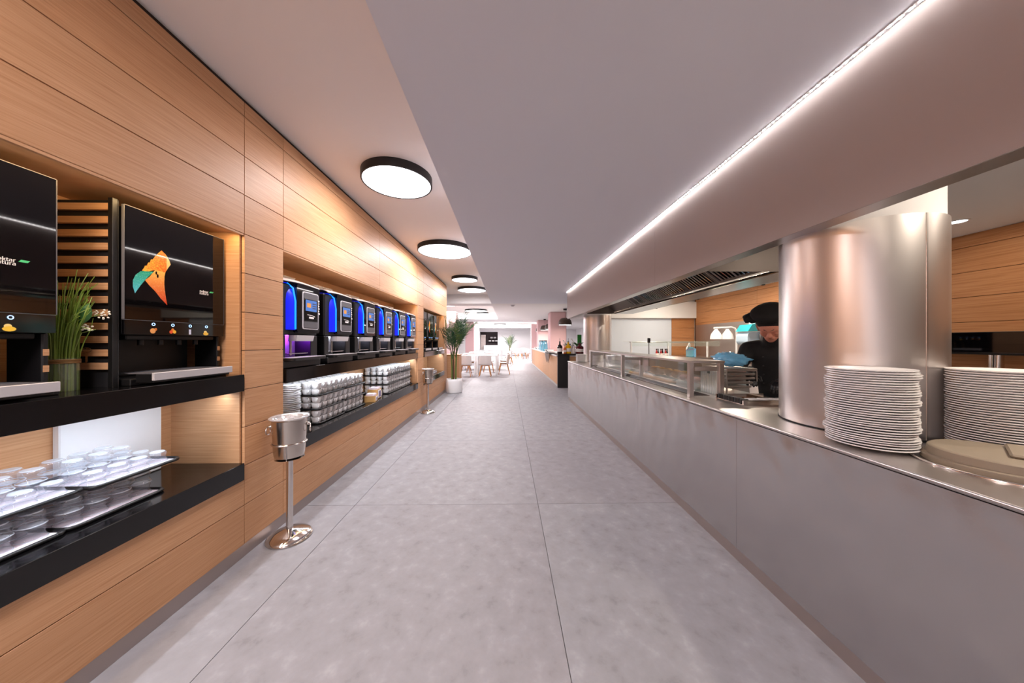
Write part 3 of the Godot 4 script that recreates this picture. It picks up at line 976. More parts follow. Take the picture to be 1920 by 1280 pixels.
func coffee_machine(label: String, at: Vector3, violet: bool) -> Node3D:
	var t := thing("coffee_machine", label, "coffee machine", at, PI / 2, "blue-lit coffee machines")
	var g := [M.black_gloss, M.black, M.silver_plastic]
	# body around an open cup bay: the bay is a real recess
	part(t, "body", bx(-0.225, 0.225, 0.245, 0.63, -0.395, -0.03, 0.012), M.black)
	part(t, "rear_body", bx(-0.225, 0.225, 0.0, 0.244, -0.395, -0.17, 0.004), M.black)
	part(t, "bay_side", bx(-0.225, -0.155, 0.055, 0.2445, -0.169, -0.03, 0.004), M.black)
	part(t, "bay_side", bx(0.138, 0.225, 0.055, 0.2445, -0.169, -0.03, 0.004), M.black)
	part(t, "bay_back", bx(-0.154, 0.137, 0.07, 0.244, -0.1685, -0.16), M.silver_plastic)
	part(t, "bay_lamp", bx(-0.12, 0.11, 0.236, 0.243, -0.15, -0.138), M.violet_glow if violet else M.led_cool)
	omni(at + Vector3(-0.13, 0.225, 0.0), 0.022 if violet else 0.004, Color(0.62, 0.2, 1.0) if violet else Color(0.9, 0.86, 1.0), 0.01)
	part(t, "base", bx(-0.225, 0.225, 0.0, 0.0545, -0.169, 0.0, 0.006), M.black)
	# lit side bands
	for e: float in [-1.0, 1.0]:
		var q := []
		for i in 9:
			var row := []
			for j in 7:
				var y := 0.285 + 0.355 * i / 8.0
				var a := PI * 0.5 * j / 6.0
				var top := 0.06 * pow(maxf(0.0, (i - 5) / 3.0), 2.0)
				row.append(Vector3(e * (-0.09 - 0.07 * sin(a)), y, -0.006 - 0.05 * (1.0 - cos(a)) - top))
			q.append(row)
		if e < 0.0:
			for row in q:
				for v in row.size():
					row[v].x = -row[v].x * 0.32 + 0.163
		part(t, "blue_light_band", sheet(mb(), q, 0.006), M.blue_glow)
	part(t, "light_line", tube(mb(), [Vector3(-0.093, 0.29, 0.0), Vector3(-0.093, 0.5, 0.0), Vector3(-0.098, 0.6, -0.015), Vector3(-0.11, 0.635, -0.05)], 0.006, 8), M.cyan_glow)
	# door with display
	var door := part(t, "door", slab(mb(), rounded(0.285, 0.375, 0.03, 5, Vector2(0.06, 0.452)), -0.03, 0.004), M.black_gloss)
	var fr := part(door, "display_frame", slab(mb(), rounded(0.2, 0.296, 0.018, 4, Vector2(0.078, 0.442)), 0.0042, 0.009), M.frame_bright)
	fr.set_meta("label", "silver display frame")
	part(door, "display_glass", slab(mb(), rounded(0.183, 0.279, 0.012, 4, Vector2(0.078, 0.442)), 0.0092, 0.0105), M.black)
	part(door, "display_lip", slab(mb(), rounded(0.178, 0.05, 0.01, 4, Vector2(0.078, 0.33)), 0.0107, 0.013), M.grey_plastic)
	part(door, "display_lip", slab(mb(), rounded(0.178, 0.045, 0.01, 4, Vector2(0.078, 0.556)), 0.0107, 0.0125), M.grey_plastic)
	part(door, "screen_surround", slab(mb(), rounded(0.165, 0.165, 0.006, 3, Vector2(0.078, 0.445)), 0.0107, 0.0115), M.black_gloss)
	part(door, "screen", slab(mb(), rounded(0.14, 0.088, 0.003, 2, Vector2(0.078, 0.484)), 0.0117, 0.0125), M.screen_glow)
	part(door, "screen_icon", slab(mb(), rounded(0.05, 0.034, 0.004, 2, Vector2(0.048, 0.486)), 0.0127, 0.0131), M.screen_amber)
	for k in 3:
		part(door, "screen_text", slab(mb(), rounded(0.046, 0.008, 0.002, 2, Vector2(0.115, 0.466 + 0.018 * k)), 0.0127, 0.0131), M.slate)
	part(door, "logo_mark", slab(mb(), [Vector2(0.03, 0.412), Vector2(0.03, 0.408), Vector2(0.09, 0.404), Vector2(0.124, 0.396), Vector2(0.124, 0.401), Vector2(0.09, 0.409)], 0.0117, 0.0125), M.label_white)
	part(door, "logo_mark", slab(mb(), rounded(0.062, 0.016, 0.005, 2, Vector2(0.08, 0.388)), 0.0117, 0.0125), M.label_white)
	for k in 6:
		part(door, "side_mark", slab(mb(), rounded([0.018, 0.008, 0.014, 0.013, 0.01, 0.022][k], 0.012, 0.004, 2, Vector2(0.19 + 0.003 * (k % 2), 0.535 - 0.021 * k)), 0.0042, 0.005), M.label_white)
	# curved chrome top
	var q2 := []
	for i in 11:
		var row := []
		for j in 7:
			var a := PI * 0.5 * j / 6.0
			row.append(Vector3(-0.215 + 0.043 * i, 0.636 + 0.046 * sin(a) + 0.01 * sin(PI * i / 10.0), -0.005 - 0.3 * (1.0 - cos(a))))
		q2.append(row)
	part(t, "chrome_top", sheet(mb(), q2, 0.006), M.silver_plastic)
	part(t, "bean_hopper", slab(mb(), rounded(0.3, 0.22, 0.03, 4), 0.0, 0.035, Transform3D(Basis(Vector3.RIGHT, -PI / 2), Vector3(0, 0.682, -0.26))), M.film_clear)
	part(t, "hopper_floor", bx(-0.2, 0.2, 0.63, 0.668, -0.38, -0.2, 0.006), M.black)
	# spout, cup bay, drip tray
	part(t, "spout_cover", slab(mb(), [Vector2(-0.1, 0.2), Vector2(0.1, 0.2), Vector2(0.118, 0.245), Vector2(-0.092, 0.245)], -0.05, 0.012), M.silver_plastic)
	part(t, "steam_pipe", tube(mb(), [Vector3(-0.06, 0.2, -0.06), Vector3(-0.06, 0.09, -0.06)], 0.009, 10), M.chrome)
	part(t, "bay_shelf", bx(-0.1, 0.12, 0.1, 0.108, -0.15, -0.04, 0.002), M.chrome)
	var dt := part(t, "drip_tray", slab(mb(), rounded(0.41, 0.12, 0.025, 4, Vector2(0, 0.0)), 0.0, 0.02, Transform3D(Basis(Vector3.RIGHT, -PI / 2), Vector3(0.005, 0.055, 0.0))), M.black)
	part(dt, "tray_rim", slab(mb(), rounded(0.41, 0.12, 0.025, 4, Vector2(0, 0.0)), 0.0205, 0.024, Transform3D(Basis(Vector3.RIGHT, -PI / 2), Vector3(0.005, 0.055, 0.0))), M.silver_plastic)
	return t


func drinks_niches() -> void:
	tex_fruit = fruit_print()
	tex_buttons = button_print()
	var y := 1.103
	juice_machine("black juice dispenser cut by the photo's left edge", Vector3(-1.68, y, -0.941))
	juice_machine("black juice dispenser showing the orange fruit picture, next to slatted wood", Vector3(-1.68, y, -1.622))
	juice_machine("first far black juice dispenser beyond the coffee machines", Vector3(-1.68, y, -6.25))
	juice_machine("middle far black juice dispenser beyond the coffee machines", Vector3(-1.68, y, -6.82))
	juice_machine("last far black juice dispenser nearest the palm", Vector3(-1.68, y, -7.40))
	# slatted side screen of the second dispenser
	var sl := thing("slatted_screen", "black framed screen of thirteen wood slats between the juice dispensers", "screen", Vector3(0, y, -1.372))
	part(sl, "backing", bx(-2.0, -1.694, 0.0, 0.812, -0.004, 0.0), M.black_matte)
	part(sl, "post", bx(-1.714, -1.6935, 0.0, 0.815, 0.0003, 0.018, 0.001), M.black)
	part(sl, "post", bx(-2.004, -1.99, 0.0, 0.815, 0.0003, 0.018, 0.001), M.black)
	for i in 13:
		part(sl, "slat", bx(-1.989, -1.7145, 0.764 - i * 0.0574, 0.794 - i * 0.0574, 0.0003, 0.015, 0.0015), M["oak_%d" % (i % 3)])
	# key on a ring
	var k := thing("key_ring", "small key on a metal ring hanging on the slats", "key", Vector3(-1.80, y + 0.16, -1.352))
	var rp := []
	for i in 21:
		rp.append(Vector3(cos(TAU * i / 20.0) * 0.02, sin(TAU * i / 20.0) * 0.01, 0))
	part(k, "split_ring", tube(mb(), rp, 0.0012, 6, false), M.chrome)
	part(k, "key_blade", bx(-0.004, 0.002, -0.055, -0.012, -0.001, 0.001), M.chrome)
	part(k, "key_blade", bx(0.004, 0.009, -0.05, -0.012, 0.0015, 0.0035), M.chrome)
	part(k, "hook", tube(mb(), [Vector3(0, 0.008, 0.001), Vector3(0, 0.008, -0.006)], 0.0018, 6), M.chrome)
	grass_bunch()
	# six coffee machines
	var which := ["nearest coffee machine, with a violet-lit cup bay", "second coffee machine from the camera", "third coffee machine from the camera", "fourth coffee machine from the camera", "fifth coffee machine from the camera", "farthest of the six blue-lit coffee machines"]
	for i in 6:
		coffee_machine(which[i], Vector3(-1.60, y, -2.455 - 0.553 * i), i < 1)
	# white board at the back of the lower niche
	solo("display_board", bx(-2.007, -1.975, 0.575, 1.0, -1.80, -1.395, 0.004), M.white_plastic, "glossy white board standing at the back behind the glass cups", "board")


func grass_bunch() -> void:
	var t := thing("grass_bouquet", "bunch of long green grass and small flowers tied with twine", "bouquet", Vector3(-1.79, 1.103, -1.268))
	var r := RandomNumberGenerator.new()
	r.seed = 12
	for i in 120:
		var a := r.randf() * TAU
		var d := sqrt(r.randf()) * 0.043
		var lean := Vector3(cos(a) * 1.0 + 0.25, 0, sin(a) * 0.5 + 0.15)
		var hgt := r.randf_range(0.3, 0.5)
		var pts := []
		var rr := []
		for k in 7:
			var f := k / 6.0
			var sway := maxf(0.0, f - 0.3)
			var droop := 0.16 * pow(maxf(0.0, f - 0.55), 2.0) * r.randf_range(0.2, 2.2)
			pts.append(Vector3(cos(a) * d, f * hgt - droop, sin(a) * d) + lean * sway * sway * r.randf_range(0.08, 0.16))
			rr.append(0.0034 * (1.0 - 0.75 * f) + 0.0003)
		part(t, "grass_blade", tube(mb(), pts, rr, 5), M.leaf_pale if i % 4 == 0 else M.stem)
	for k in 3:
		part(t, "twine", ring(0.0465, 0.003, 24), M.twine, Vector3(0, 0.112 + k * 0.0055, 0))
	part(t, "wrap", lathe(mb(), [Vector2(0.0455, 0.001), Vector2(0.047, 0.06), Vector2(0.0465, 0.13), Vector2(0.0452, 0.13), Vector2(0.0452, 0.06), Vector2(0.044, 0.001)], 28), M.wrap_clear)
	# round leaf
	var q := []
	for i in 9:
		var row := []
		for j in 5:
			var f := i / 8.0
			row.append(Vector3((j - 2) * 0.011 * sin(PI * clampf(f * 0.9 + 0.07, 0, 1)), f * 0.085, 0.01 * sin(f * 3.0) - 0.004 * absf(j - 2)))
		q.append(row)
	part(t, "leaf", sheet(mb(), q, 0.0008), M.leaf, Vector3(0.05, 0.27, -0.02), Vector3(0.1, 0.6, -0.25))
	# tufted green head, white sprays, violet tips
	for i in 16:
		var a := TAU * i / 16.0
		part(t, "leaflet", tube(mb(), [Vector3(0, 0, 0), Vector3(cos(a) * 0.03, 0.01 + 0.01 * sin(i * 2.3), sin(a) * 0.02), Vector3(cos(a) * 0.05, 0.004, sin(a) * 0.034)], [0.002, 0.003, 0.0006], 5), M.leaf, Vector3(-0.015, 0.325, 0.05))
	for spray in [[Vector3(0.085, 0.31, -0.055), 0.032], [Vector3(0.06, 0.255, -0.03), 0.022], [Vector3(-0.02, 0.31, 0.04), 0.01]]:
		var fl := part(t, "flower_stalk", tube(mb(), [Vector3(0.03, 0.2, 0.03), (Vector3(0.03, 0.2, 0.03) + spray[0]) * 0.5 + Vector3(0, 0.03, 0), spray[0]], 0.0014, 5), M.stem)
		for i in int(spray[1] * 700):
			var o := Vector3(r.randf_range(-1, 1) * spray[1], r.randf_range(-0.6, 0.6) * spray[1], r.randf_range(-0.5, 0.5) * spray[1])
			part(fl, "blossom", blob(mb(), spray[0] + o, Vector3(0.0045, 0.0035, 0.004), 0.2, 6), M.petal_white)
	for p in [[Vector3(0.01, 0.43, 0.05), 0.5], [Vector3(-0.03, 0.405, 0.06), -0.5]]:
		var fl := part(t, "flower_stalk", tube(mb(), [Vector3(0, 0.25, 0.02), p[0]], 0.0014, 5), M.stem)
		part(fl, "violet_tip", blob(mb(), p[0], Vector3(0.022, 0.008, 0.008), 0.2, 8), M.petal_violet)


# ---------------------------------------------------------------- crockery in the niches

const ORD := ["", "1st", "2nd", "3rd", "4th", "5th", "6th", "7th", "8th", "9th", "10th", "11th", "12th", "13th", "14th", "15th", "16th", "17th", "18th", "19th", "20th", "21st", "22nd", "23rd", "24th", "25th", "26th", "27th", "28th", "29th", "30th", "31st", "32nd", "33rd"]


func tray_shape(lx: float, lz: float) -> ArrayMesh:
	# rounded shallow tray
	var s := mb()
	var base := rounded(lx, lz, 0.03, 4)
	slab(s, base, 0.0, 0.0042, Transform3D(Basis(Vector3.RIGHT, -PI / 2), Vector3.ZERO))
	var pts := []
	for p in base:
		pts.append(Vector3(p.x, 0.0076, -p.y))
	pts.append(pts[0])
	tube(s, pts, 0.0075, 6, false)
	return fin(s)


var glass_parts := []


func glass_cup(label: String, at: Vector3, group: String) -> void:
	var t := thing("glass_cup", label, "glass cup", at, 0.0, group)
	part(t, "cup_wall", glass_parts[0], M.glass_cup)
	part(t, "rim", glass_parts[1], M.glass_rim)
	part(t, "thick_base", glass_parts[2], M.glass_rim)


func cups_and_glasses() -> void:
	var gl := fin(lathe(mb(), [Vector2(0.0365, 0.0), Vector2(0.033, 0.008), Vector2(0.0285, 0.018), Vector2(0.0295, 0.028), Vector2(0.0325, 0.036), Vector2(0.031, 0.044), Vector2(0.026, 0.0482)], 24, Vector3.ZERO, 0.9))
	var gr := fin(lathe(mb(), [Vector2(0.0352, 0.0), Vector2(0.037, 0.0), Vector2(0.0365, 0.0026), Vector2(0.0345, 0.0026), Vector2(0.0352, 0.0)], 24))
	var gb := fin(lathe(mb(), [Vector2(0, 0.0445), Vector2(0.0265, 0.0445), Vector2(0.0275, 0.047), Vector2(0.0255, 0.0492), Vector2(0, 0.0492)], 24))
	glass_parts = [gl, gr, gb]
	# two tiers of black trays with glasses in the first niche, one tier in the third
	var tr := tray_shape(0.29, 0.335)
	var spots := [[-1.815, -1.373, 0.574, "lower"], [-1.815, -1.035, 0.574, "lower"], [-1.828, -1.457, 0.6935, "upper"], [-1.86, -1.119, 0.6935, "upper"]]
	for i in 4:
		var q: Array = spots[i]
		var t := thing("serving_tray", "%s black tray of upturned glass cups, %s" % [q[3], "nearer the white panel" if i % 2 == 0 else "cut by the photo's left edge"], "tray", Vector3(q[0], q[2], q[1]), 0.0, "black trays with glass cups")
		part(t, "tray", tr, M.black)
		part(t, "paper_liner", slab(mb(), rounded(0.272, 0.318, 0.022, 4), 0.0042, 0.0052, Transform3D(Basis(Vector3.RIGHT, -PI / 2), Vector3.ZERO)), M.paper)
		for a in 3:
			for b in 4:
				for l in 2:
					if q[3] == "upper" and l == 1 and a == 2:
						continue
					if i == 2 and l == 1 and b == 0:
						continue
					var p := Vector3(q[0] - 0.092 + 0.082 * a + rng.randf_range(-0.003, 0.003), q[2] + 0.0058 + 0.0498 * l, q[1] - 0.124 + 0.081 * b + rng.randf_range(-0.002, 0.002))
					glass_cup("glass cup on %s tray %s, %s row, %s layer, %s from left" % [q[3], "by white panel" if i % 2 == 0 else "at photo edge", ["back", "middle", "front"][a], ["lower", "upper"][l], ORD[4 - b]], p, "glass cups on the %s trays" % q[3])
	for b in 9:
		for a in 3:
			glass_cup("small glass cup in the far niche, %s row, %s from the near end" % [["back", "middle", "front"][a], ORD[b + 1]], Vector3(-1.92 + 0.1 * a, 0.5735, -6.25 - 0.15 * b), "glass cups in the far niche")
	# white coffee cups
	var cs := mb()
	lathe(cs, [Vector2(0, 0.0), Vector2(0.027, 0.0), Vector2(0.031, 0.005), Vector2(0.0375, 0.03), Vector2(0.04, 0.0545), Vector2(0.038, 0.0545), Vector2(0.035, 0.03), Vector2(0.028, 0.008), Vector2(0, 0.007)], 18)
	tube(cs, [Vector3(0.037, 0.042, 0), Vector3(0.05, 0.044, 0), Vector3(0.056, 0.034, 0), Vector3(0.05, 0.02, 0), Vector3(0.035, 0.018, 0)], 0.004, 6)
	var cup := fin(cs)
	var tiers := ["bottom", "middle", "top"]
	var ctray := tray_shape(0.355, 0.438)
	var ltray := tray_shape(0.355, 0.535)
	for g in 2:
		var zf: float = [-2.785, -4.36][g]
		var n: int = [10, 12][g]
		for tier in 3:
			var ty: float = 0.5735 + 0.1225 * tier
			for h in 2:
				var zc: float = (zf + 0.048) - ([0.225, 0.272][g] + h * [0.456, 0.556][g])
				solo("serving_tray", ctray if g == 0 else ltray, M.black, "black tray under the %s tier of white cups, %s stack, %s half" % [tiers[tier], ["saucer-side", "far"][g], ["near", "far"][h]], "tray", Vector3(-1.828, ty, zc), Vector3.ZERO, "black trays with coffee cups")
			for a in 4:
				for b in n:
					if tier < 2 and a < 3 and b > 0:
						continue
					for l in 2:
						var p := Vector3(-1.952 + 0.0835 * a, ty + 0.0045 + 0.0552 * l, zf - 0.0885 * b)
						solo("coffee_cup", cup, M.china, "white cup in %s stack, %s tier, %s row, %s layer, %s from near end" % [["saucer-side", "far"][g], tiers[tier], ["back", "third", "second", "front"][a], ["lower", "upper"][l], ORD[b + 1]], "cup", p, Vector3(0, -PI / 4 + 0.12 * (((a * 3 + b * 2 + l) % 5) - 2) * 0.5, 0), "white coffee cups")
	var sau := fin(lathe(mb(), [Vector2(0, 0.0), Vector2(0.035, 0.0), Vector2(0.04, 0.003), Vector2(0.066, 0.012), Vector2(0.066, 0.0145), Vector2(0.04, 0.0065), Vector2(0, 0.006)], 28))
	for i in 26:
		solo("saucer", sau, M.china, "white saucer, %s from the top of the stack left of the coffee cups" % ORD[26 - i], "saucer", Vector3(-1.75 + 0.003 * sin(i * 1.7), 0.5735 + 0.0145 * i, -2.53 + 0.003 * cos(i * 2.3)), Vector3.ZERO, "saucers left of the cups")
	# sugar boxes
	for k in 2:
		var t := thing("sugar_box", ["tan cardboard box with violet print and paper packets between the cup stacks", "second tan cardboard box with packets behind the printed one"][k], "box", [Vector3(-1.65, 0.5735, -3.78), Vector3(-1.70, 0.5735, -3.99)][k], [0.2, 0.05][k])
		var bsh := mb()
		var bh: float = [0.075, 0.12][k]
		cbox(bsh, Vector3(0, 0.003, 0), Vector3(0.12, 0.006, 0.15))
		for e: float in [-1.0, 1.0]:
			cbox(bsh, Vector3(e * 0.058, bh * 0.5, 0), Vector3(0.004, bh, 0.15))
			cbox(bsh, Vector3(0, bh * 0.5, e * 0.073), Vector3(0.112, bh, 0.004))
		part(t, "carton", bsh, M.card)
		part(t, "printed_label", bx(0.0605, 0.062, 0.012, bh - 0.01, -0.06, 0.05), M.label_white)
		part(t, "print_mark", bx(0.0622, 0.0628, 0.02, bh - 0.025, -0.045, 0.02), M.print_violet)
		for i in 9:
			part(t, "packet", bx(-0.045, 0.045, 0.01, bh + 0.02, -0.06 + i * 0.0135, -0.052 + i * 0.0135, 0.002), M.paper, Vector3(0, 0.002 * (i % 3), 0), Vector3(0.0, 0.0, 0.05 * ((i % 3) - 1)))
	for i in 6:
		solo("sugar_packet_bundle", bx(-0.03, 0.03, 0.0, 0.05, -0.008, 0.008, 0.003), M.label_white, "white paper packet bundle behind the sugar boxes, %s in its row" % ORD[i + 1], "packets", Vector3(-1.72, 0.5735, -4.09 - i * 0.022), Vector3(0, 0.1 * (i % 3), 0), "packets behind the sugar boxes")


func floor_things() -> void:
	# ice buckets on stands
	var t := thing("ice_bucket_stand", "nearest steel ice bucket on a pole stand with domed foot", "ice bucket", Vector3(-1.447, 0, -2.08), 0.4, "ice buckets on stands")
	part(t, "foot", lathe(mb(), [Vector2(0, 0.0), Vector2(0.128, 0.0), Vector2(0.132, 0.006), Vector2(0.13, 0.014), Vector2(0.115, 0.027), Vector2(0.08, 0.042), Vector2(0.04, 0.052), Vector2(0.02, 0.06), Vector2(0, 0.06)], 48), M.chrome)
	part(t, "pole", tube(mb(), [Vector3(0, 0.055, 0), Vector3(0, 0.535, 0)], 0.0195, 20), M.chrome)
	var bk := part(t, "bucket", lathe(mb(), [Vector2(0, 0.535), Vector2(0.07, 0.535), Vector2(0.083, 0.545), Vector2(0.088, 0.57), Vector2(0.094, 0.68), Vector2(0.099, 0.785), Vector2(0.112, 0.797), Vector2(0.113, 0.801), Vector2(0.1, 0.798), Vector2(0.094, 0.78), Vector2(0.086, 0.57), Vector2(0, 0.545)], 48), mat("steel_bucket", Color8(204, 196, 188), 0.22, 1.0))
	part(bk, "liner", lathe(mb(), [Vector2(0.0, 0.748), Vector2(0.03, 0.75), Vector2(0.06, 0.765), Vector2(0.09, 0.79), Vector2(0.107, 0.806), Vector2(0.114, 0.803), Vector2(0.1145, 0.797)], 26, Vector3.ZERO, 3.0), M.film_clear)
	for i in 7:
		part(bk, "liner_fold", blob(mb(), Vector3(cos(i * 0.9) * 0.055, 0.768 + 0.006 * (i % 3), sin(i * 0.9) * 0.055), Vector3(0.032, 0.014, 0.022), 0.5, 10), M.film_clear)
	part(t, "cradle_ring", ring(0.0965, 0.005, 40, 0.632), M.chrome)
	part(t, "cradle_plate", lathe(mb(), [Vector2(0, 0.524), Vector2(0.075, 0.526), Vector2(0.085, 0.532), Vector2(0, 0.534)], 32), M.chrome)
	for e: float in [-1.0, 1.0]:
		part(t, "cradle_arm", tube(mb(), [Vector3(0, 0.528, e * 0.07), Vector3(0, 0.56, e * 0.096), Vector3(0, 0.632, e * 0.0975)], 0.004, 8), M.chrome)
		part(t, "handle_knob", blob(mb(), Vector3(e * 0.104, 0.745, 0), Vector3(0.012, 0.012, 0.012), 0.0, 10), M.chrome)
		var rp := []
		for i in 17:
			var a := TAU * i / 16.0
			rp.append(Vector3(e * (0.116 + 0.006 * sin(a)), 0.72 + 0.026 * cos(a), 0.026 * sin(a)))
		part(t, "ring_handle", tube(mb(), rp, 0.0036, 8, false), M.chrome)
	dup(t, "ice_bucket_stand", Vector3(-1.452, 0, -5.68), 0.9, "far steel ice bucket on a pole stand before the palm", "ice buckets on stands")
	palm("potted_palm", "tall green areca palm in a white pot at the end of the wood wall", Vector3(-1.36, 0, -7.95), 1.05, 17, 5)
	palm("potted_palm", "distant palm in a white pot against the bright far wall", Vector3(0.25, 0, -27.5), 1.0, 12, 9)


func palm(called: String, label: String, at: Vector3, k: float, n: int, sd: int) -> void:
	var r := RandomNumberGenerator.new()
	r.seed = sd
	var t := thing(called, label, "palm", at)
	part(t, "pot", lathe(mb(), [Vector2(0, 0.0), Vector2(0.185, 0.0), Vector2(0.2, 0.012), Vector2(0.212, 0.1), Vector2(0.208, 0.28), Vector2(0.197, 0.34), Vector2(0.185, 0.352), Vector2(0.175, 0.34), Vector2(0.18, 0.28), Vector2(0, 0.28)], 40), M.white_plastic)
	part(t, "soil", lathe(mb(), [Vector2(0.178, 0.282), Vector2(0.178, 0.3), Vector2(0.1, 0.31), Vector2(0, 0.312)], 24), M.soil)
	for i in 5:
		var a := TAU * i / 5.0 + 0.4
		var b := Vector3(cos(a), 0, sin(a))
		part(t, "stem", tube(mb(), [b * 0.05 + Vector3(0, 0.29, 0), b * 0.055 + Vector3(0, 0.6 * k, 0), b * 0.08 + Vector3(0, 1.0 * k, 0)], [0.02, 0.018, 0.013], 10), M.trunk if i % 2 else M.leaf_olive)
	for i in n:
		var a := TAU * i * 0.381966 + 0.5
		var lean := r.randf_range(0.1, 0.5) if i > 3 else 0.08
		var len := r.randf_range(0.85, 1.2) * k
		var dir := Vector3(cos(a), 0, sin(a))
		if sd == 5 and dir.x < 0.0:
			dir.x *= 0.12
			dir = dir.normalized()
		var p0 := dir * 0.07 + Vector3(0, r.randf_range(0.75, 1.05) * k, 0)
		var pts := []
		for q in 9:
			var f := q / 8.0
			pts.append(p0 + dir * len * (lean * f + 0.28 * f * f) + Vector3.UP * len * (1.02 * f * (1.0 - lean * 0.45) - 0.42 * lean * f * f))
			if sd == 5:
				pts[-1].x = maxf(pts[-1].x, -0.17)
		var s := mb()
		tube(s, pts, [0.008, 0.0075, 0.007, 0.006, 0.005, 0.0045, 0.004, 0.003, 0.001], 5)
		s.set_smooth_group(-1)
		var side := dir.cross(Vector3.UP)
		for q in range(6, 32):
			var f := q / 32.0
			var fi := f * 8.0
			var i0 := int(fi)
			var c: Vector3 = pts[i0].lerp(pts[mini(i0 + 1, 8)], fi - i0)
			var tg: Vector3 = (pts[mini(i0 + 1, 8)] - pts[i0]).normalized()
			var up := side.cross(tg).normalized()
			var ll := 0.36 * k * sin(PI * clampf(0.14 + f * 0.83, 0, 1)) * r.randf_range(0.85, 1.1)
			for e: float in [-1.0, 1.0]:
				var d := (side * e * 0.75 + tg * 0.8 + up * r.randf_range(0.05, 0.3)).normalized()
				var v := [c, c + d * ll * 0.5, c + d * ll + Vector3.DOWN * ll * r.randf_range(0.1, 0.35)]
				if sd == 5:
					for w in 3:
						v[w].x = maxf(v[w].x, -0.19 + 0.012 * r.randf())
				var wv := d.cross(up).normalized() * 0.0068 * k
				var rg := up * 0.003
				quad(s, v[0], v[1] + wv, v[1] + rg, v[0] + rg, up)
				quad(s, v[0], v[1] - wv, v[1] + rg, v[0] + rg, up)
				tri(s, v[1] + wv, v[2], v[1] + rg, up)
				tri(s, v[1] - wv, v[2], v[1] + rg, up)
		part(t, "frond", s, [M.leaf_deep, M.leaf, M.leaf_deep, M.leaf_olive][i % 4])


# ---------------------------------------------------------------- on the serving counter

func plates() -> void:
	var pl := fin(lathe(mb(), [Vector2(0, 0.0), Vector2(0.075, 0.0), Vector2(0.082, 0.003), Vector2(0.1, 0.0065), Vector2(0.128, 0.0125), Vector2(0.1325, 0.0155), Vector2(0.132, 0.0185), Vector2(0.127, 0.0178), Vector2(0.098, 0.0112), Vector2(0.075, 0.0078), Vector2(0, 0.0075)], 56))
	for i in 33:
		var f := i / 32.0
		var p := Vector3(1.521 + 0.006 * sin(i * 0.9) * (0.3 + sin(f * 9.0)) + 0.008 * f, CT + 0.0004 + 0.0095 * i, -1.277 - 0.006 * f + 0.003 * cos(i * 1.7))
		solo("dinner_plate", pl, M.china, "white dinner plate, %s from the top of the leaning stack at the counter's edge" % ORD[33 - i], "plate", p, Vector3(0, i * 0.7, 0), "plates leaning before the drum column")
	for i in 33:
		solo("dinner_plate", pl, M.china, "white dinner plate, %s from the top of the stack behind the beige lid" % ORD[33 - i], "plate", Vector3(1.962 + 0.0015 * sin(i * 1.9), CT + 0.0004 + 0.0095 * i, -1.198 + 0.0015 * cos(i * 2.7)), Vector3(0, i * 1.1, 0), "plates behind the beige lid")
	var small := fin(lathe(mb(), [Vector2(0, 0.0), Vector2(0.07, 0.0), Vector2(0.12, 0.012), Vector2(0.12, 0.016), Vector2(0.07, 0.006), Vector2(0, 0.006)], 28))
	for k in 2:
		var q: Vector3 = [Vector3(1.62, CT + 0.0004, -5.62), Vector3(1.58, CT + 0.0004, -6.55)][k]
		for i: int in [22, 14][k]:
			solo("dinner_plate", small, M.china, ["white plate in the far stack beside the gantry's end, %s from the top", "white plate in the farthest stack at the counter's end, %s from the top"][k] % ORD[[22, 14][k] - i], "plate", q + Vector3(0.001 * sin(i * 2.0), 0.0115 * i, 0.001 * cos(i * 3.1)), Vector3.ZERO, ["plates at the gantry's far end", "plates at the counter's far end"][k])
	# plate warmer lid
	var t := thing("warmer_lid", "round beige plastic lid lying on the plate warmer at the right edge", "lid", Vector3(1.70, CT, -1.03))
	part(t, "rim", lathe(mb(), [Vector2(0, 0.001), Vector2(0.176, 0.001), Vector2(0.178, 0.006), Vector2(0.176, 0.02), Vector2(0.17, 0.023), Vector2(0, 0.023)], 64), M.lid)
	part(t, "crown", lathe(mb(), [Vector2(0.165, 0.0232), Vector2(0.161, 0.048), Vector2(0.155, 0.053), Vector2(0.148, 0.054), Vector2(0, 0.054)], 64), M.lid)
	part(t, "grip", cbox(mb(), Vector3(0.03, 0.0605, 0.03), Vector3(0.2, 0.012, 0.05), 0.005), M.lid, Vector3.ZERO, Vector3(0, 0.6, 0))


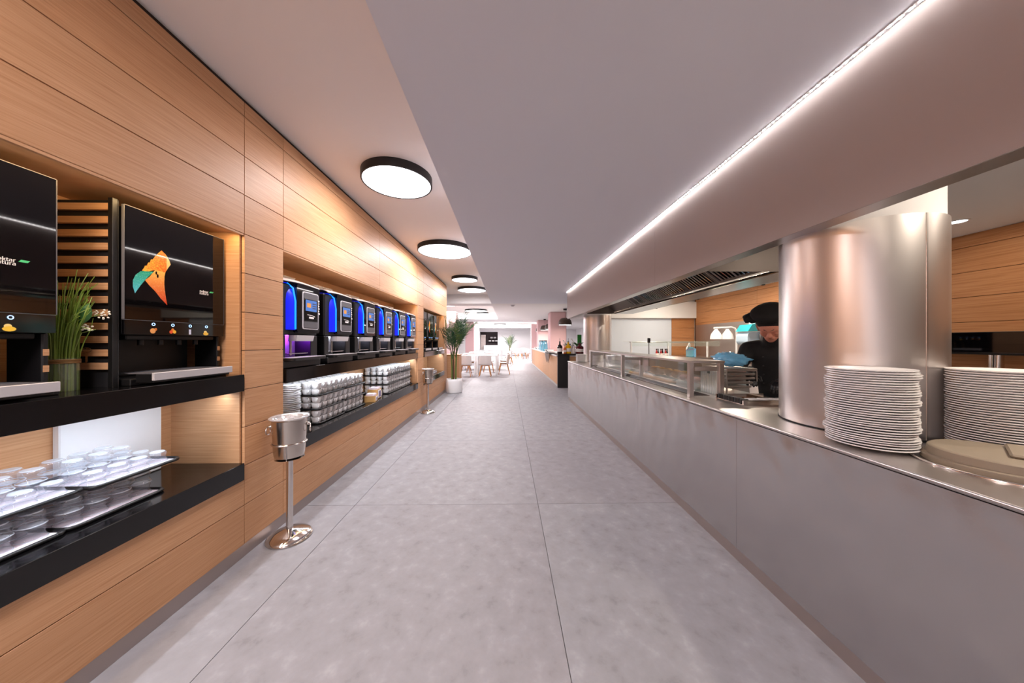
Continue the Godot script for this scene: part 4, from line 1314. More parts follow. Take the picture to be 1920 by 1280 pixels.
func counter_things() -> void:
	# steel gantry over the wells
	var t := thing("serving_gantry", "square-tube steel gantry with glass over the counter's food wells", "gantry", Vector3(0, CT, 0))
	var post := fin(cbox(mb(), Vector3(0, 0.134, 0), Vector3(0.035, 0.268, 0.035), 0.002))
	for z: float in [-2.4, -3.82, -5.26]:
		part(t, "post", post, M.steel, Vector3(1.435, 0, z))
		part(t, "post", post, M.steel, Vector3(1.652, 0, z + 0.03))
		part(t, "cross_bar", bx(1.453, 1.634, 0.205, 0.24, z + 0.0, z + 0.03, 0.002), M.steel)
	part(t, "top_shelf", bx(1.41, 1.68, 0.2685, 0.286, -5.3, -2.36, 0.002), M.steel)
	for k in 2:
		part(t, "rear_glass", bx(1.65, 1.656, 0.004, 0.26, [-3.79, -5.22][k] + 0.025, [-2.39, -3.80][k] - 0.03), M.pane_green)
		part(t, "inner_glass", slab(mb(), [Vector2(1.50, 0.005), Vector2(1.505, 0.005), Vector2(1.62, 0.15), Vector2(1.615, 0.15)], [-3.8, -5.22][k] + 0.03, [-2.46, -3.86][k] - 0.03), M.pane)
	# food pans in the rear well
	var pans := ["salad leaves and bread", "grilled meat", "pale sauce", "bread slices", "vegetables"]
	for i in 2:
		var p := thing("food_pan", "stainless food pan with %s under the gantry" % pans[i], "food pan", Vector3(1.85, 0.783, -4.52 - 0.5 * i), 0.0, "food pans in the well")
		var s := mb()
		cbox(s, Vector3(0, 0.002, 0), Vector3(0.27, 0.004, 0.47))
		for e: float in [-1.0, 1.0]:
			cbox(s, Vector3(e * 0.135, 0.035, 0), Vector3(0.003, 0.07, 0.473))
			cbox(s, Vector3(0, 0.035, e * 0.235), Vector3(0.267, 0.07, 0.003))
		part(p, "pan", s, M.chrome)
		for k in 14:
			part(p, "portion", blob(mb(), Vector3(rng.randf_range(-0.09, 0.09), 0.03 + 0.012 * (k % 3), rng.randf_range(-0.17, 0.17)), Vector3(0.04, 0.022, 0.05), 0.4, 8), [M.leaf_pale, M.food_meat, M.china, M.food_bread, M.orange][(i + (0 if k % 3 else 1)) % 5])
	# carving board with tongs
	var bd := thing("carving_board", "long wooden board on the glass ledge behind the gantry", "board", Vector3(1.85, 0.8655, -3.72))
	part(bd, "board", bx(-0.17, 0.17, 0.0, 0.022, -0.54, 0.54, 0.006), M.beech)
	for e: float in [-0.52, 0.52]:
		part(bd, "end_grip", bx(-0.12, 0.12, 0.0222, 0.03, e - 0.012, e + 0.012, 0.003), M.black)
	for i in 5:
		solo("bread_loaf", blob(mb(), Vector3.ZERO, Vector3(0.07, 0.045, 0.055), 0.2, 12), M.food_bread, "bread loaf on the wooden board behind the glass, %s from near" % ORD[i + 1], "bread", Vector3(1.92, 0.94, -3.3 - i * 0.17), Vector3(0, i * 0.6, 0), "bread on the board")
	for k in 2:
		var tg := thing("serving_tongs", ["black serving tongs lying on the wooden board, nearer", "black serving tongs lying on the wooden board, farther"][k], "tongs", Vector3(1.76, 0.888, [-3.42, -3.92][k]), 0.12, "black tongs")
		for e: float in [-1.0, 1.0]:
			part(tg, "arm", tube(mb(), [Vector3(e * 0.004, 0.012, 0.2), Vector3(e * 0.022, 0.022, 0.05), Vector3(e * 0.03, 0.026, -0.08), Vector3(e * 0.012, 0.012, -0.2)], 0.007, 8), M.black)
		part(tg, "hinge", blob(mb(), Vector3(0, 0.012, 0.2), Vector3(0.012, 0.01, 0.014), 0, 8), M.black)
	# white ribbed rack and bread rolls near the gantry's end
	var rk := thing("plate_rack", "white ribbed plastic rack standing under the gantry's near end", "rack", Vector3(1.72, CT, -2.62))
	for i in 7:
		part(rk, "rib", bx(-0.012, 0.012, 0.0, 0.19, -0.09 + i * 0.03, -0.068 + i * 0.03, 0.004), M.white_plastic)
	part(rk, "back_plate", bx(0.0125, 0.02, 0.01, 0.185, -0.095, 0.115, 0.002), M.white_plastic)
	part(rk, "notch", bx(-0.013, -0.0125, 0.165, 0.185, 0.005, 0.04), M.black)
	for i in 3:
		solo("bread_roll", blob(mb(), Vector3.ZERO, Vector3(0.045, 0.028, 0.035), 0.25, 12), M.food_meat, "browned roll beside the white ribbed rack, %s from it" % ORD[i + 1], "roll", Vector3(1.732, CT + 0.086, -2.80 - i * 0.098), Vector3(0, 0, 0), "browned rolls")
	solo("roll_tray", bx(1.684, 1.78, CT + 0.0005, CT + 0.055, -3.06, -2.76, 0.004), M.steel, "small steel block tray under the browned rolls", "tray")
	# black scalloped strip and small white trays in front of the chef
	var pt := thing("steel_tray", "shallow steel tray with black scalloped edge in front of the chef", "tray", Vector3(1.78, CT, -2.22), 0.0)
	part(pt, "tray_floor", bx(-0.17, 0.19, 0.0, 0.006, -0.13, 0.13, 0.002), M.chrome)
	part(pt, "tray_side", bx(-0.175, 0.195, 0.0, 0.034, -0.14, -0.1305, 0.002), M.chrome)
	part(pt, "tray_side", bx(-0.175, 0.195, 0.0, 0.034, 0.1305, 0.14, 0.002), M.chrome)
	for i in 5:
		part(pt, "scallop", lathe(mb(), [Vector2(0, 0.006), Vector2(0.026, 0.006), Vector2(0.026, 0.036), Vector2(0.02, 0.04), Vector2(0, 0.04)], 14), M.black, Vector3(-0.145, 0.0, -0.11 + i * 0.055))
	for i in 3:
		part(pt, "white_box", bx(-0.08 + i * 0.09, 0.0 + i * 0.09, 0.007, 0.03, 0.02, 0.12, 0.004), M.china)
	# tray rack with blue film
	var rr := thing("tray_rack", "low steel rack of trays under blue plastic film beside the chef", "rack", Vector3(1.93, CT, -2.65))
	for y: float in [0.05, 0.085, 0.12, 0.155]:
		part(rr, "tray", bx(-0.12, 0.12, y, y + 0.02, -0.13, 0.13, 0.006), M.steel)
	for e in [[-1, -1], [-1, 1], [1, -1], [1, 1]]:
		part(rr, "leg", bx(e[0] * 0.125 - 0.004, e[0] * 0.125 + 0.004, 0.0, 0.19, e[1] * 0.135 - 0.004, e[1] * 0.135 + 0.004), M.steel)
	part(rr, "top_tray", bx(-0.13, 0.13, 0.19, 0.215, -0.14, 0.14, 0.006), M.steel)
	solo("blue_film_bundle", blob(mb(), Vector3.ZERO, Vector3(0.115, 0.055, 0.13), 0.24, 36), M.film_blue, "crumpled light blue plastic film on the tray rack", "plastic film", Vector3(1.93, CT + 0.284, -2.65), Vector3(0.1, 0.4, 0.05))
	# things on the cross counter
	var sg := thing("sneeze_guard", "green-tinted glass guard on white posts across the kitchen's far counter", "glass guard", Vector3(0, 0.99, 0))
	part(sg, "top_glass", bx(2.45, 4.2, 0.305, 0.317, -6.5, -6.05, 0.004), M.pane_green)
	part(sg, "front_glass", bx(2.45, 4.2, 0.215, 0.305, -6.056, -6.048, 0.002), M.pane_green)
	part(sg, "support_bar", bx(2.5, 4.1, 0.287, 0.304, -6.3, -6.24, 0.003), M.steel)
	for x: float in [2.5, 3.25, 4.05]:
		part(sg, "post", tube(mb(), [Vector3(x, 0.0, -6.2), Vector3(x, 0.304, -6.2)], 0.018, 12), M.white_plastic)
	for i in 6:
		var b := thing("sauce_bottle", "small sauce bottle, %s from left in the row under the glass guard" % ORD[i + 1], "bottle", Vector3(2.98 + 0.045 * i, 0.9905, -6.13 - 0.03 * (i % 2)), 0.0, "sauce bottles under the guard")
		part(b, "bottle", lathe(mb(), [Vector2(0, 0), Vector2(0.018, 0), Vector2(0.019, 0.005), Vector2(0.019, 0.09), Vector2(0.01, 0.12), Vector2(0.01, 0.14), Vector2(0, 0.14)], 14), M.bottle_dark if i % 2 else M.red)
		part(b, "cap", lathe(mb(), [Vector2(0.0, 0.1405), Vector2(0.0115, 0.1405), Vector2(0.0115, 0.165), Vector2(0, 0.165)], 12), M.black)
		part(b, "paper_label", lathe(mb(), [Vector2(0.0194, 0.03), Vector2(0.0194, 0.075)], 14), M.label_white)
	var sp := thing("soap_dispenser", "pale blue pump dispenser under the glass guard", "dispenser", Vector3(3.68, 0.9905, -6.18))
	part(sp, "tank", bx(-0.06, 0.06, 0.0, 0.2, -0.045, 0.045, 0.012), M.water_blue)
	part(sp, "side_box", bx(0.062, 0.11, 0.0, 0.17, -0.04, 0.04, 0.008), mat("blue_plastic", Color8(120, 180, 220), 0.4))
	part(sp, "pump", tube(mb(), [Vector3(0, 0.2, 0), Vector3(0, 0.26, 0), Vector3(-0.02, 0.275, 0.02), Vector3(-0.1, 0.15, 0.05)], 0.012, 10), M.white_plastic)
	part(sp, "red_band", bx(-0.0612, 0.0612, 0.13, 0.165, -0.0462, 0.0462, 0.012), M.print_violet)
	# heat lamps on the back counter
	var hl := thing("heat_lamp", "pair of white bell heat lamps on a bent steel arm", "heat lamp", Vector3(3.86, 0.9205, -5.35))
	part(hl, "arm", tube(mb(), [Vector3(0.15, 0.02, 0.0), Vector3(0.15, 0.56, 0.0), Vector3(0.12, 0.61, 0.0), Vector3(0.06, 0.63, 0.0), Vector3(-0.25, 0.615, 0.0)], 0.016, 12), M.white_plastic)
	part(hl, "base", bx(-0.2, 0.3, 0.0, 0.03, -0.16, 0.16, 0.006), M.steel)
	for x: float in [-0.21, -0.01]:
		var sh := part(hl, "lamp_shade", lathe(mb(), [Vector2(0.02, 0.6), Vector2(0.03, 0.58), Vector2(0.045, 0.555), Vector2(0.07, 0.52), Vector2(0.088, 0.47), Vector2(0.092, 0.42), Vector2(0.088, 0.42), Vector2(0.083, 0.47), Vector2(0.062, 0.52), Vector2(0.02, 0.57)], 28), M.white_plastic, Vector3(x, 0.0, 0))
		sh.rotation = Vector3.ZERO
		part(sh, "bulb", blob(mb(), Vector3(0, 0.48, 0), Vector3(0.03, 0.04, 0.03), 0, 10), M.lamp_far)
	# covered slicer
	var sl := thing("food_slicer", "pale food slicer half covered with teal film behind the chef", "slicer", Vector3(3.88, 0.927, -4.85))
	part(sl, "body", slab(mb(), rounded(0.32, 0.2, 0.06, 5, Vector2(0, 0.42)), -0.12, 0.12), mat("slicer_pale", Color8(190, 214, 236), 0.4))
	for x: float in [-0.1, 0.1]:
		part(sl, "leg", tube(mb(), [Vector3(x * 1.7, 0.0, 0.08), Vector3(x, 0.34, 0.05)], 0.014, 8), M.black)
		part(sl, "leg", tube(mb(), [Vector3(x * 1.7, 0.0, -0.1), Vector3(x, 0.34, -0.05)], 0.014, 8), M.black)
	part(sl, "wheel", lathe(mb(), [Vector2(0, -0.02), Vector2(0.12, -0.02), Vector2(0.125, 0), Vector2(0.12, 0.02), Vector2(0, 0.02)], 28), M.grey_plastic, Vector3(0.13, 0.45, 0.15), Vector3(PI / 2, 0, 0))
	part(sl, "film_cover", slab(mb(), [Vector2(-0.17, 0.53), Vector2(0.12, 0.53), Vector2(0.2, 0.62), Vector2(0.04, 0.66), Vector2(-0.1, 0.64)], -0.12, 0.14), M.film_teal)
	part(sl, "white_dome", blob(mb(), Vector3(0.06, 0.67, 0.0), Vector3(0.1, 0.06, 0.08), 0.15, 14), M.white_plastic)
	part(sl, "strap", tube(mb(), [Vector3(-0.05, 0.62, 0.145), Vector3(-0.02, 0.7, 0.1), Vector3(0.04, 0.74, 0.0)], 0.01, 8), M.black)
	# thermometer wand on the guard
	var wd := thing("order_clip", "thin upright black-topped clip stand beyond the gantry", "clip stand", Vector3(2.02, CT, -4.38))
	part(wd, "rod", tube(mb(), [Vector3(0, 0.0, 0), Vector3(0, 0.42, 0)], 0.006, 8), M.grey_plastic)
	part(wd, "clip_head", cbox(mb(), Vector3(0, 0.45, 0), Vector3(0.035, 0.07, 0.035), 0.006), M.black)


# ---------------------------------------------------------------- the chef: fields of joined capsules, meshed

func field_mesh(prims: Array, cell: float, k: float) -> SurfaceTool:
	var lo := Vector3.ONE * 1e6
	var hi := -lo
	for p in prims:
		var m := maxf(p[2], p[3])
		for v: Vector3 in [p[0], p[1]]:
			lo = lo.min(v - Vector3.ONE * (m + k + cell * 3.0))
			hi = hi.max(v + Vector3.ONE * (m + k + cell * 3.0))
	var nx := int((hi.x - lo.x) / cell) + 1
	var ny := int((hi.y - lo.y) / cell) + 1
	var nz := int((hi.z - lo.z) / cell) + 1
	var f := PackedFloat32Array()
	f.resize(nx * ny * nz)
	f.fill(1000.0)
	for p in prims:
		var a: Vector3 = p[0]
		var b: Vector3 = p[1]
		var ra: float = p[2]
		var rb: float = p[3]
		var sc: Vector3 = p[4] if p.size() > 4 else Vector3.ONE
		var m := maxf(ra, rb) * 1.0 + k + cell * 2.5
		var l := ((a.min(b) - Vector3.ONE * m) - lo) / cell
		var h := ((a.max(b) + Vector3.ONE * m) - lo) / cell
		var ab := (b - a) / sc
		var inv := 1.0 / maxf(ab.length_squared(), 1e-9)
		for z in range(maxi(0, int(l.z)), mini(nz, int(h.z) + 1)):
			for y in range(maxi(0, int(l.y)), mini(ny, int(h.y) + 1)):
				for x in range(maxi(0, int(l.x)), mini(nx, int(h.x) + 1)):
					var q := (lo + Vector3(x, y, z) * cell - a) / sc
					var t := clampf(q.dot(ab) * inv, 0.0, 1.0)
					var d := (q - ab * t).length() - lerpf(ra, rb, t)
					var i := x + nx * (y + ny * z)
					var e := f[i]
					var hh := maxf(k - absf(e - d), 0.0) / k
					f[i] = minf(e, d) - hh * hh * k * 0.25
	var idx := {}
	var vs := PackedVector3Array()
	var offs := [0, 1, nx, nx + 1, nx * ny, nx * ny + 1, nx * ny + nx, nx * ny + nx + 1]
	var corner := [Vector3(0, 0, 0), Vector3(1, 0, 0), Vector3(0, 1, 0), Vector3(1, 1, 0), Vector3(0, 0, 1), Vector3(1, 0, 1), Vector3(0, 1, 1), Vector3(1, 1, 1)]
	var edges := [[0, 1], [2, 3], [4, 5], [6, 7], [0, 2], [1, 3], [4, 6], [5, 7], [0, 4], [1, 5], [2, 6], [3, 7]]
	for z in nz - 1:
		for y in ny - 1:
			for x in nx - 1:
				var i := x + nx * (y + ny * z)
				var v0 := f[i]
				if absf(v0) > cell * 2.5:
					continue
				var inn := 0
				for c in 8:
					if f[i + offs[c]] < 0.0:
						inn += 1
				if inn == 0 or inn == 8:
					continue
				var sum := Vector3.ZERO
				var n := 0
				for e in edges:
					var fa := f[i + offs[e[0]]]
					var fb := f[i + offs[e[1]]]
					if (fa < 0.0) != (fb < 0.0):
						sum += corner[e[0]].lerp(corner[e[1]], fa / (fa - fb))
						n += 1
				idx[i] = vs.size()
				vs.append(lo + (Vector3(x, y, z) + sum / n) * cell)
	var s := mb()
	s.set_smooth_group(1)
	var step := [1, nx, nx * ny]
	for i: int in idx:
		for a in 3:
			var u: int = step[(a + 1) % 3]
			var w: int = step[(a + 2) % 3]
			var fa := f[i]
			var fb := f[i + step[a]]
			if (fa < 0.0) == (fb < 0.0) or not (idx.has(i - u) and idx.has(i - w) and idx.has(i - u - w)):
				continue
			var out := Vector3.ZERO
			out[a] = 1.0 if fa < 0.0 else -1.0
			quad(s, vs[idx[i]], vs[idx[i - u]], vs[idx[i - u - w]], vs[idx[i - w]], out)
	return s


func hand_prims(wrist: Vector3, fwd: Vector3, up: Vector3, right: float, curl: float) -> Array:
	# palm, four fingers of different lengths, thumb from the palm's side
	var side := fwd.cross(up).normalized() * right
	var p := []
	var palm0 := wrist + fwd * 0.012
	for k in 4:
		var o := (k - 1.5) * 0.0195
		p.append([palm0 + side * o * 0.7, wrist + fwd * 0.085 + side * o, 0.0145, 0.0115])
		var b := wrist + fwd * 0.088 + side * o
		var lens: Array = [0.036, 0.042, 0.04, 0.031]
		var d := fwd
		var c := b
		for j in 3:
			d = d.rotated(side.normalized() * (-right), curl * [0.5, 0.8, 0.6][j])
			var e: Vector3 = c + d * lens[k] * [1.0, 0.7, 0.55][j]
			p.append([c, e, [0.0105, 0.0095, 0.0088][j], [0.0095, 0.0088, 0.0078][j]])
			c = e
	var th0 := wrist + fwd * 0.03 - side * 0.028
	var th1 := th0 + (fwd * 0.6 - side * 0.75 - up * 0.3).normalized() * 0.042
	var th2 := th1 + (fwd * 0.95 - side * 0.2 - up * 0.3).normalized() * 0.034
	p.append([th0, th1, 0.0135, 0.011])
	p.append([th1, th2, 0.011, 0.009])
	return p


func chef() -> void:
	var t := thing("person", "person in black chef's coat and black cap, head bowed, gloved hands over the counter", "person", Vector3(2.43, 0, -2.78), deg_to_rad(-50))
	var V := func(x: float, y: float, z: float) -> Vector3: return Vector3(x, y, z)
	# skin: one continuous body
	var hc := Vector3(0, 1.43, 0.13)
	var body := [
		[Vector3(0, 0.9, -0.13), Vector3(0, 1.12, -0.06), 0.11, 0.125], [Vector3(0, 1.12, -0.06), Vector3(0, 1.25, 0.0), 0.12, 0.09], [Vector3(0, 1.24, 0.005), Vector3(0, 1.35, 0.055), 0.06, 0.055],
		[Vector3(-0.1, 1.25, -0.01), Vector3(-0.18, 1.235, 0.0), 0.05, 0.05], [Vector3(0.1, 1.25, -0.01), Vector3(0.18, 1.235, 0.0), 0.05, 0.05],
		[Vector3(-0.18, 1.235, 0.0), Vector3(-0.25, 1.03, 0.11), 0.045, 0.038], [Vector3(0.18, 1.235, 0.0), Vector3(0.25, 1.02, 0.11), 0.045, 0.038],
		[Vector3(-0.25, 1.03, 0.11), Vector3(-0.1, 1.03, 0.36), 0.037, 0.026], [Vector3(0.25, 1.02, 0.11), Vector3(0.13, 1.0, 0.37), 0.037, 0.026],
		[Vector3(-0.08, 0.9, -0.13), Vector3(-0.1, 0.48, -0.08), 0.085, 0.06], [Vector3(0.08, 0.9, -0.13), Vector3(0.1, 0.48, -0.08), 0.085, 0.06],
		[Vector3(-0.1, 0.48, -0.08), Vector3(-0.1, 0.07, -0.11), 0.055, 0.04], [Vector3(0.1, 0.48, -0.08), Vector3(0.1, 0.07, -0.11), 0.055, 0.04],
		[Vector3(-0.1, 0.05, -0.12), Vector3(-0.11, 0.035, 0.06), 0.04, 0.034], [Vector3(0.1, 0.05, -0.12), Vector3(0.11, 0.035, 0.06), 0.04, 0.034],
	]
	var sk := field_mesh(body, 0.016, 0.03)
	# head on a finer grid, tilted down
	var tilt := Basis(Vector3.RIGHT, 0.62) * Basis(Vector3.UP, 0.0)
	var head := [
		[V.call(0, 0.035, -0.02), V.call(0, 0.03, 0.025), 0.088, 0.082], [V.call(0, -0.03, 0.03), V.call(0, -0.07, 0.055), 0.066, 0.044], [V.call(-0.03, -0.06, 0.03), V.call(0, -0.088, 0.066), 0.034, 0.024], [V.call(0.03, -0.06, 0.03), V.call(0, -0.088, 0.066), 0.034, 0.024],
		[V.call(0, 0.012, 0.098), V.call(0, -0.026, 0.117), 0.009, 0.0145], [V.call(-0.013, -0.03, 0.105), V.call(0.013, -0.03, 0.105), 0.0095, 0.0095],
		[V.call(-0.042, 0.024, 0.082), V.call(-0.012, 0.02, 0.098), 0.011, 0.009], [V.call(0.042, 0.024, 0.082), V.call(0.012, 0.02, 0.098), 0.011, 0.009],
		[V.call(-0.045, -0.018, 0.068), V.call(-0.04, -0.03, 0.066), 0.024, 0.024], [V.call(0.045, -0.018, 0.068), V.call(0.04, -0.03, 0.066), 0.024, 0.024],
		[V.call(-0.018, -0.056, 0.092), V.call(0.018, -0.056, 0.092), 0.011, 0.011],
		[V.call(-0.09, 0.012, -0.005), V.call(-0.09, -0.03, 0.0), 0.017, 0.01], [V.call(0.09, 0.012, -0.005), V.call(0.09, -0.03, 0.0), 0.017, 0.01],
		[V.call(0, -0.05, -0.01), V.call(0, -0.12, -0.05), 0.055, 0.056],
	]
	for p in head:
		p[0] = hc + tilt * p[0]
		p[1] = hc + tilt * p[1]
	var hm := field_mesh(head, 0.0048, 0.014)
	sk.append_from(fin(hm), 0, Transform3D.IDENTITY)
	var b := part(t, "body", sk, M.skin)
	b.set_meta("label", "bowed face and bare forearms")
	for e: float in [-1.0, 1.0]:
		part(t, "eye", blob(mb(), hc + tilt * Vector3(e * 0.031, 0.004, 0.086), Vector3(0.012, 0.0045, 0.009), 0, 8), M.eye)
		part(t, "eyebrow", tube(mb(), [hc + tilt * Vector3(e * 0.05, 0.028, 0.084), hc + tilt * Vector3(e * 0.032, 0.034, 0.099), hc + tilt * Vector3(e * 0.012, 0.026, 0.106)], 0.0045, 6), M.brow)
	part(t, "mouth", tube(mb(), [hc + tilt * Vector3(-0.026, -0.06, 0.094), hc + tilt * Vector3(0, -0.056, 0.1045), hc + tilt * Vector3(0.026, -0.06, 0.094)], 0.0042, 6), M.lip)
	part(t, "hair", sheet(mb(), hair_grid(hc, tilt), 0.006), M.brow)
	# cap: soft crown over a band, drooping to one side
	var cap := lathe(mb(), [Vector2(0.1, -0.022), Vector2(0.104, 0.012), Vector2(0.105, 0.034), Vector2(0.126, 0.05), Vector2(0.136, 0.072), Vector2(0.13, 0.098), Vector2(0.104, 0.12), Vector2(0.055, 0.132), Vector2(0, 0.135)], 36, Vector3.ZERO, 3.0)
	var cm := part(t, "cap", cap, M.cloth_black, hc + tilt * Vector3(0, 0.068, -0.006), tilt.get_euler())
	part(cm, "cap_fold", blob(mb(), Vector3(-0.112, 0.05, 0.03), Vector3(0.075, 0.032, 0.075), 0.15, 20), M.cloth_black)
	# coat with elbow sleeves, apron, trousers
	var coat := [
		[Vector3(0, 0.72, -0.12), Vector3(0, 1.0, -0.1), 0.17, 0.165, Vector3(1.1, 1, 0.85)], [Vector3(0, 1.0, -0.1), Vector3(0, 1.17, -0.04), 0.16, 0.155, Vector3(1.12, 1, 0.85)], [Vector3(-0.08, 1.21, -0.02), Vector3(0.08, 1.21, -0.02), 0.092, 0.092],
		[Vector3(-0.12, 1.24, -0.01), Vector3(-0.185, 1.225, 0.0), 0.074, 0.07], [Vector3(0.12, 1.24, -0.01), Vector3(0.185, 1.225, 0.0), 0.074, 0.07],
		[Vector3(-0.185, 1.225, 0.0), Vector3(-0.248, 1.06, 0.09), 0.068, 0.062], [Vector3(0.185, 1.225, 0.0), Vector3(0.25, 1.05, 0.09), 0.068, 0.062],
		[Vector3(0, 1.26, 0.0), Vector3(0, 1.325, 0.075), 0.085, 0.07],
	]
	var c := part(t, "coat", field_mesh(coat, 0.014, 0.03), M.cloth_black)
	for i in 4:
		part(c, "button", blob(mb(), Vector3(-0.06, 1.16 - i * 0.08, 0.105 - i * 0.012), Vector3(0.007, 0.007, 0.004), 0, 8), M.black)
	part(c, "badge", slab(mb(), [Vector2(0, 0.024), Vector2(0.008, 0.008), Vector2(0.024, 0), Vector2(0.008, -0.008), Vector2(0, -0.024), Vector2(-0.008, -0.008), Vector2(-0.024, 0), Vector2(-0.008, 0.008)], -0.003, 0.003), M.label_white, Vector3(0.1, 1.15, 0.112))
	part(t, "trousers", field_mesh([[Vector3(-0.085, 0.82, -0.13), Vector3(-0.1, 0.48, -0.08), 0.105, 0.085], [Vector3(0.085, 0.82, -0.13), Vector3(0.1, 0.48, -0.08), 0.105, 0.085], [Vector3(-0.1, 0.48, -0.08), Vector3(-0.1, 0.1, -0.1), 0.082, 0.075], [Vector3(0.1, 0.48, -0.08), Vector3(0.1, 0.1, -0.1), 0.082, 0.075]], 0.018, 0.03), M.cloth_black)
	for e: float in [-1.0, 1.0]:
		part(t, "shoe", field_mesh([[Vector3(e * 0.1, 0.055, -0.14), Vector3(e * 0.11, 0.05, 0.07), 0.052, 0.047, Vector3(1, 1, 1)]], 0.012, 0.02), M.black)
	# gloves
	var rw := Vector3(-0.1, 1.03, 0.36)
	var rf := Vector3(0.25, -0.42, 0.87).normalized()
	var lw := Vector3(0.13, 1.0, 0.37)
	var lf := Vector3(-0.35, -0.35, 0.87).normalized()
	for k in 2:
		var w: Vector3 = [rw, lw][k]
		var f: Vector3 = [rf, lf][k]
		var up := (Vector3.UP - f * f.y).normalized()
		var hp := hand_prims(w, f, up, [1.0, -1.0][k], 0.62)
		hp.append([w - f * 0.05, w + f * 0.02, 0.034, 0.026])
		part(t, "glove", field_mesh(hp, 0.0042, 0.007), M.glove)
	# paper slip held in the right glove
	var slip := solo("paper_sheet", bx(-0.03, 0.03, -0.09, 0.02, -0.001, 0.001), M.label_white, "white paper slip held in the chef's gloved hand", "paper")
	slip.transform = t.transform * Transform3D(Basis(Vector3.UP, 0.5) * Basis(Vector3.RIGHT, -0.3), Vector3(-0.06, 0.955, 0.47))


func hair_grid(hc: Vector3, tilt: Basis) -> Array:
	var g := []
	for i in 9:
		var row := []
		var a := lerpf(PI * 0.95, PI * 2.05, i / 8.0)
		for j in 4:
			var y := 0.055 - 0.03 * j
			var r := 0.1 - 0.006 * j
			row.append(hc + tilt * Vector3(cos(a) * r * 0.93, y, sin(a) * r - 0.005))
		g.append(row)
	return g


# ---------------------------------------------------------------- dining room furniture and the far buffet

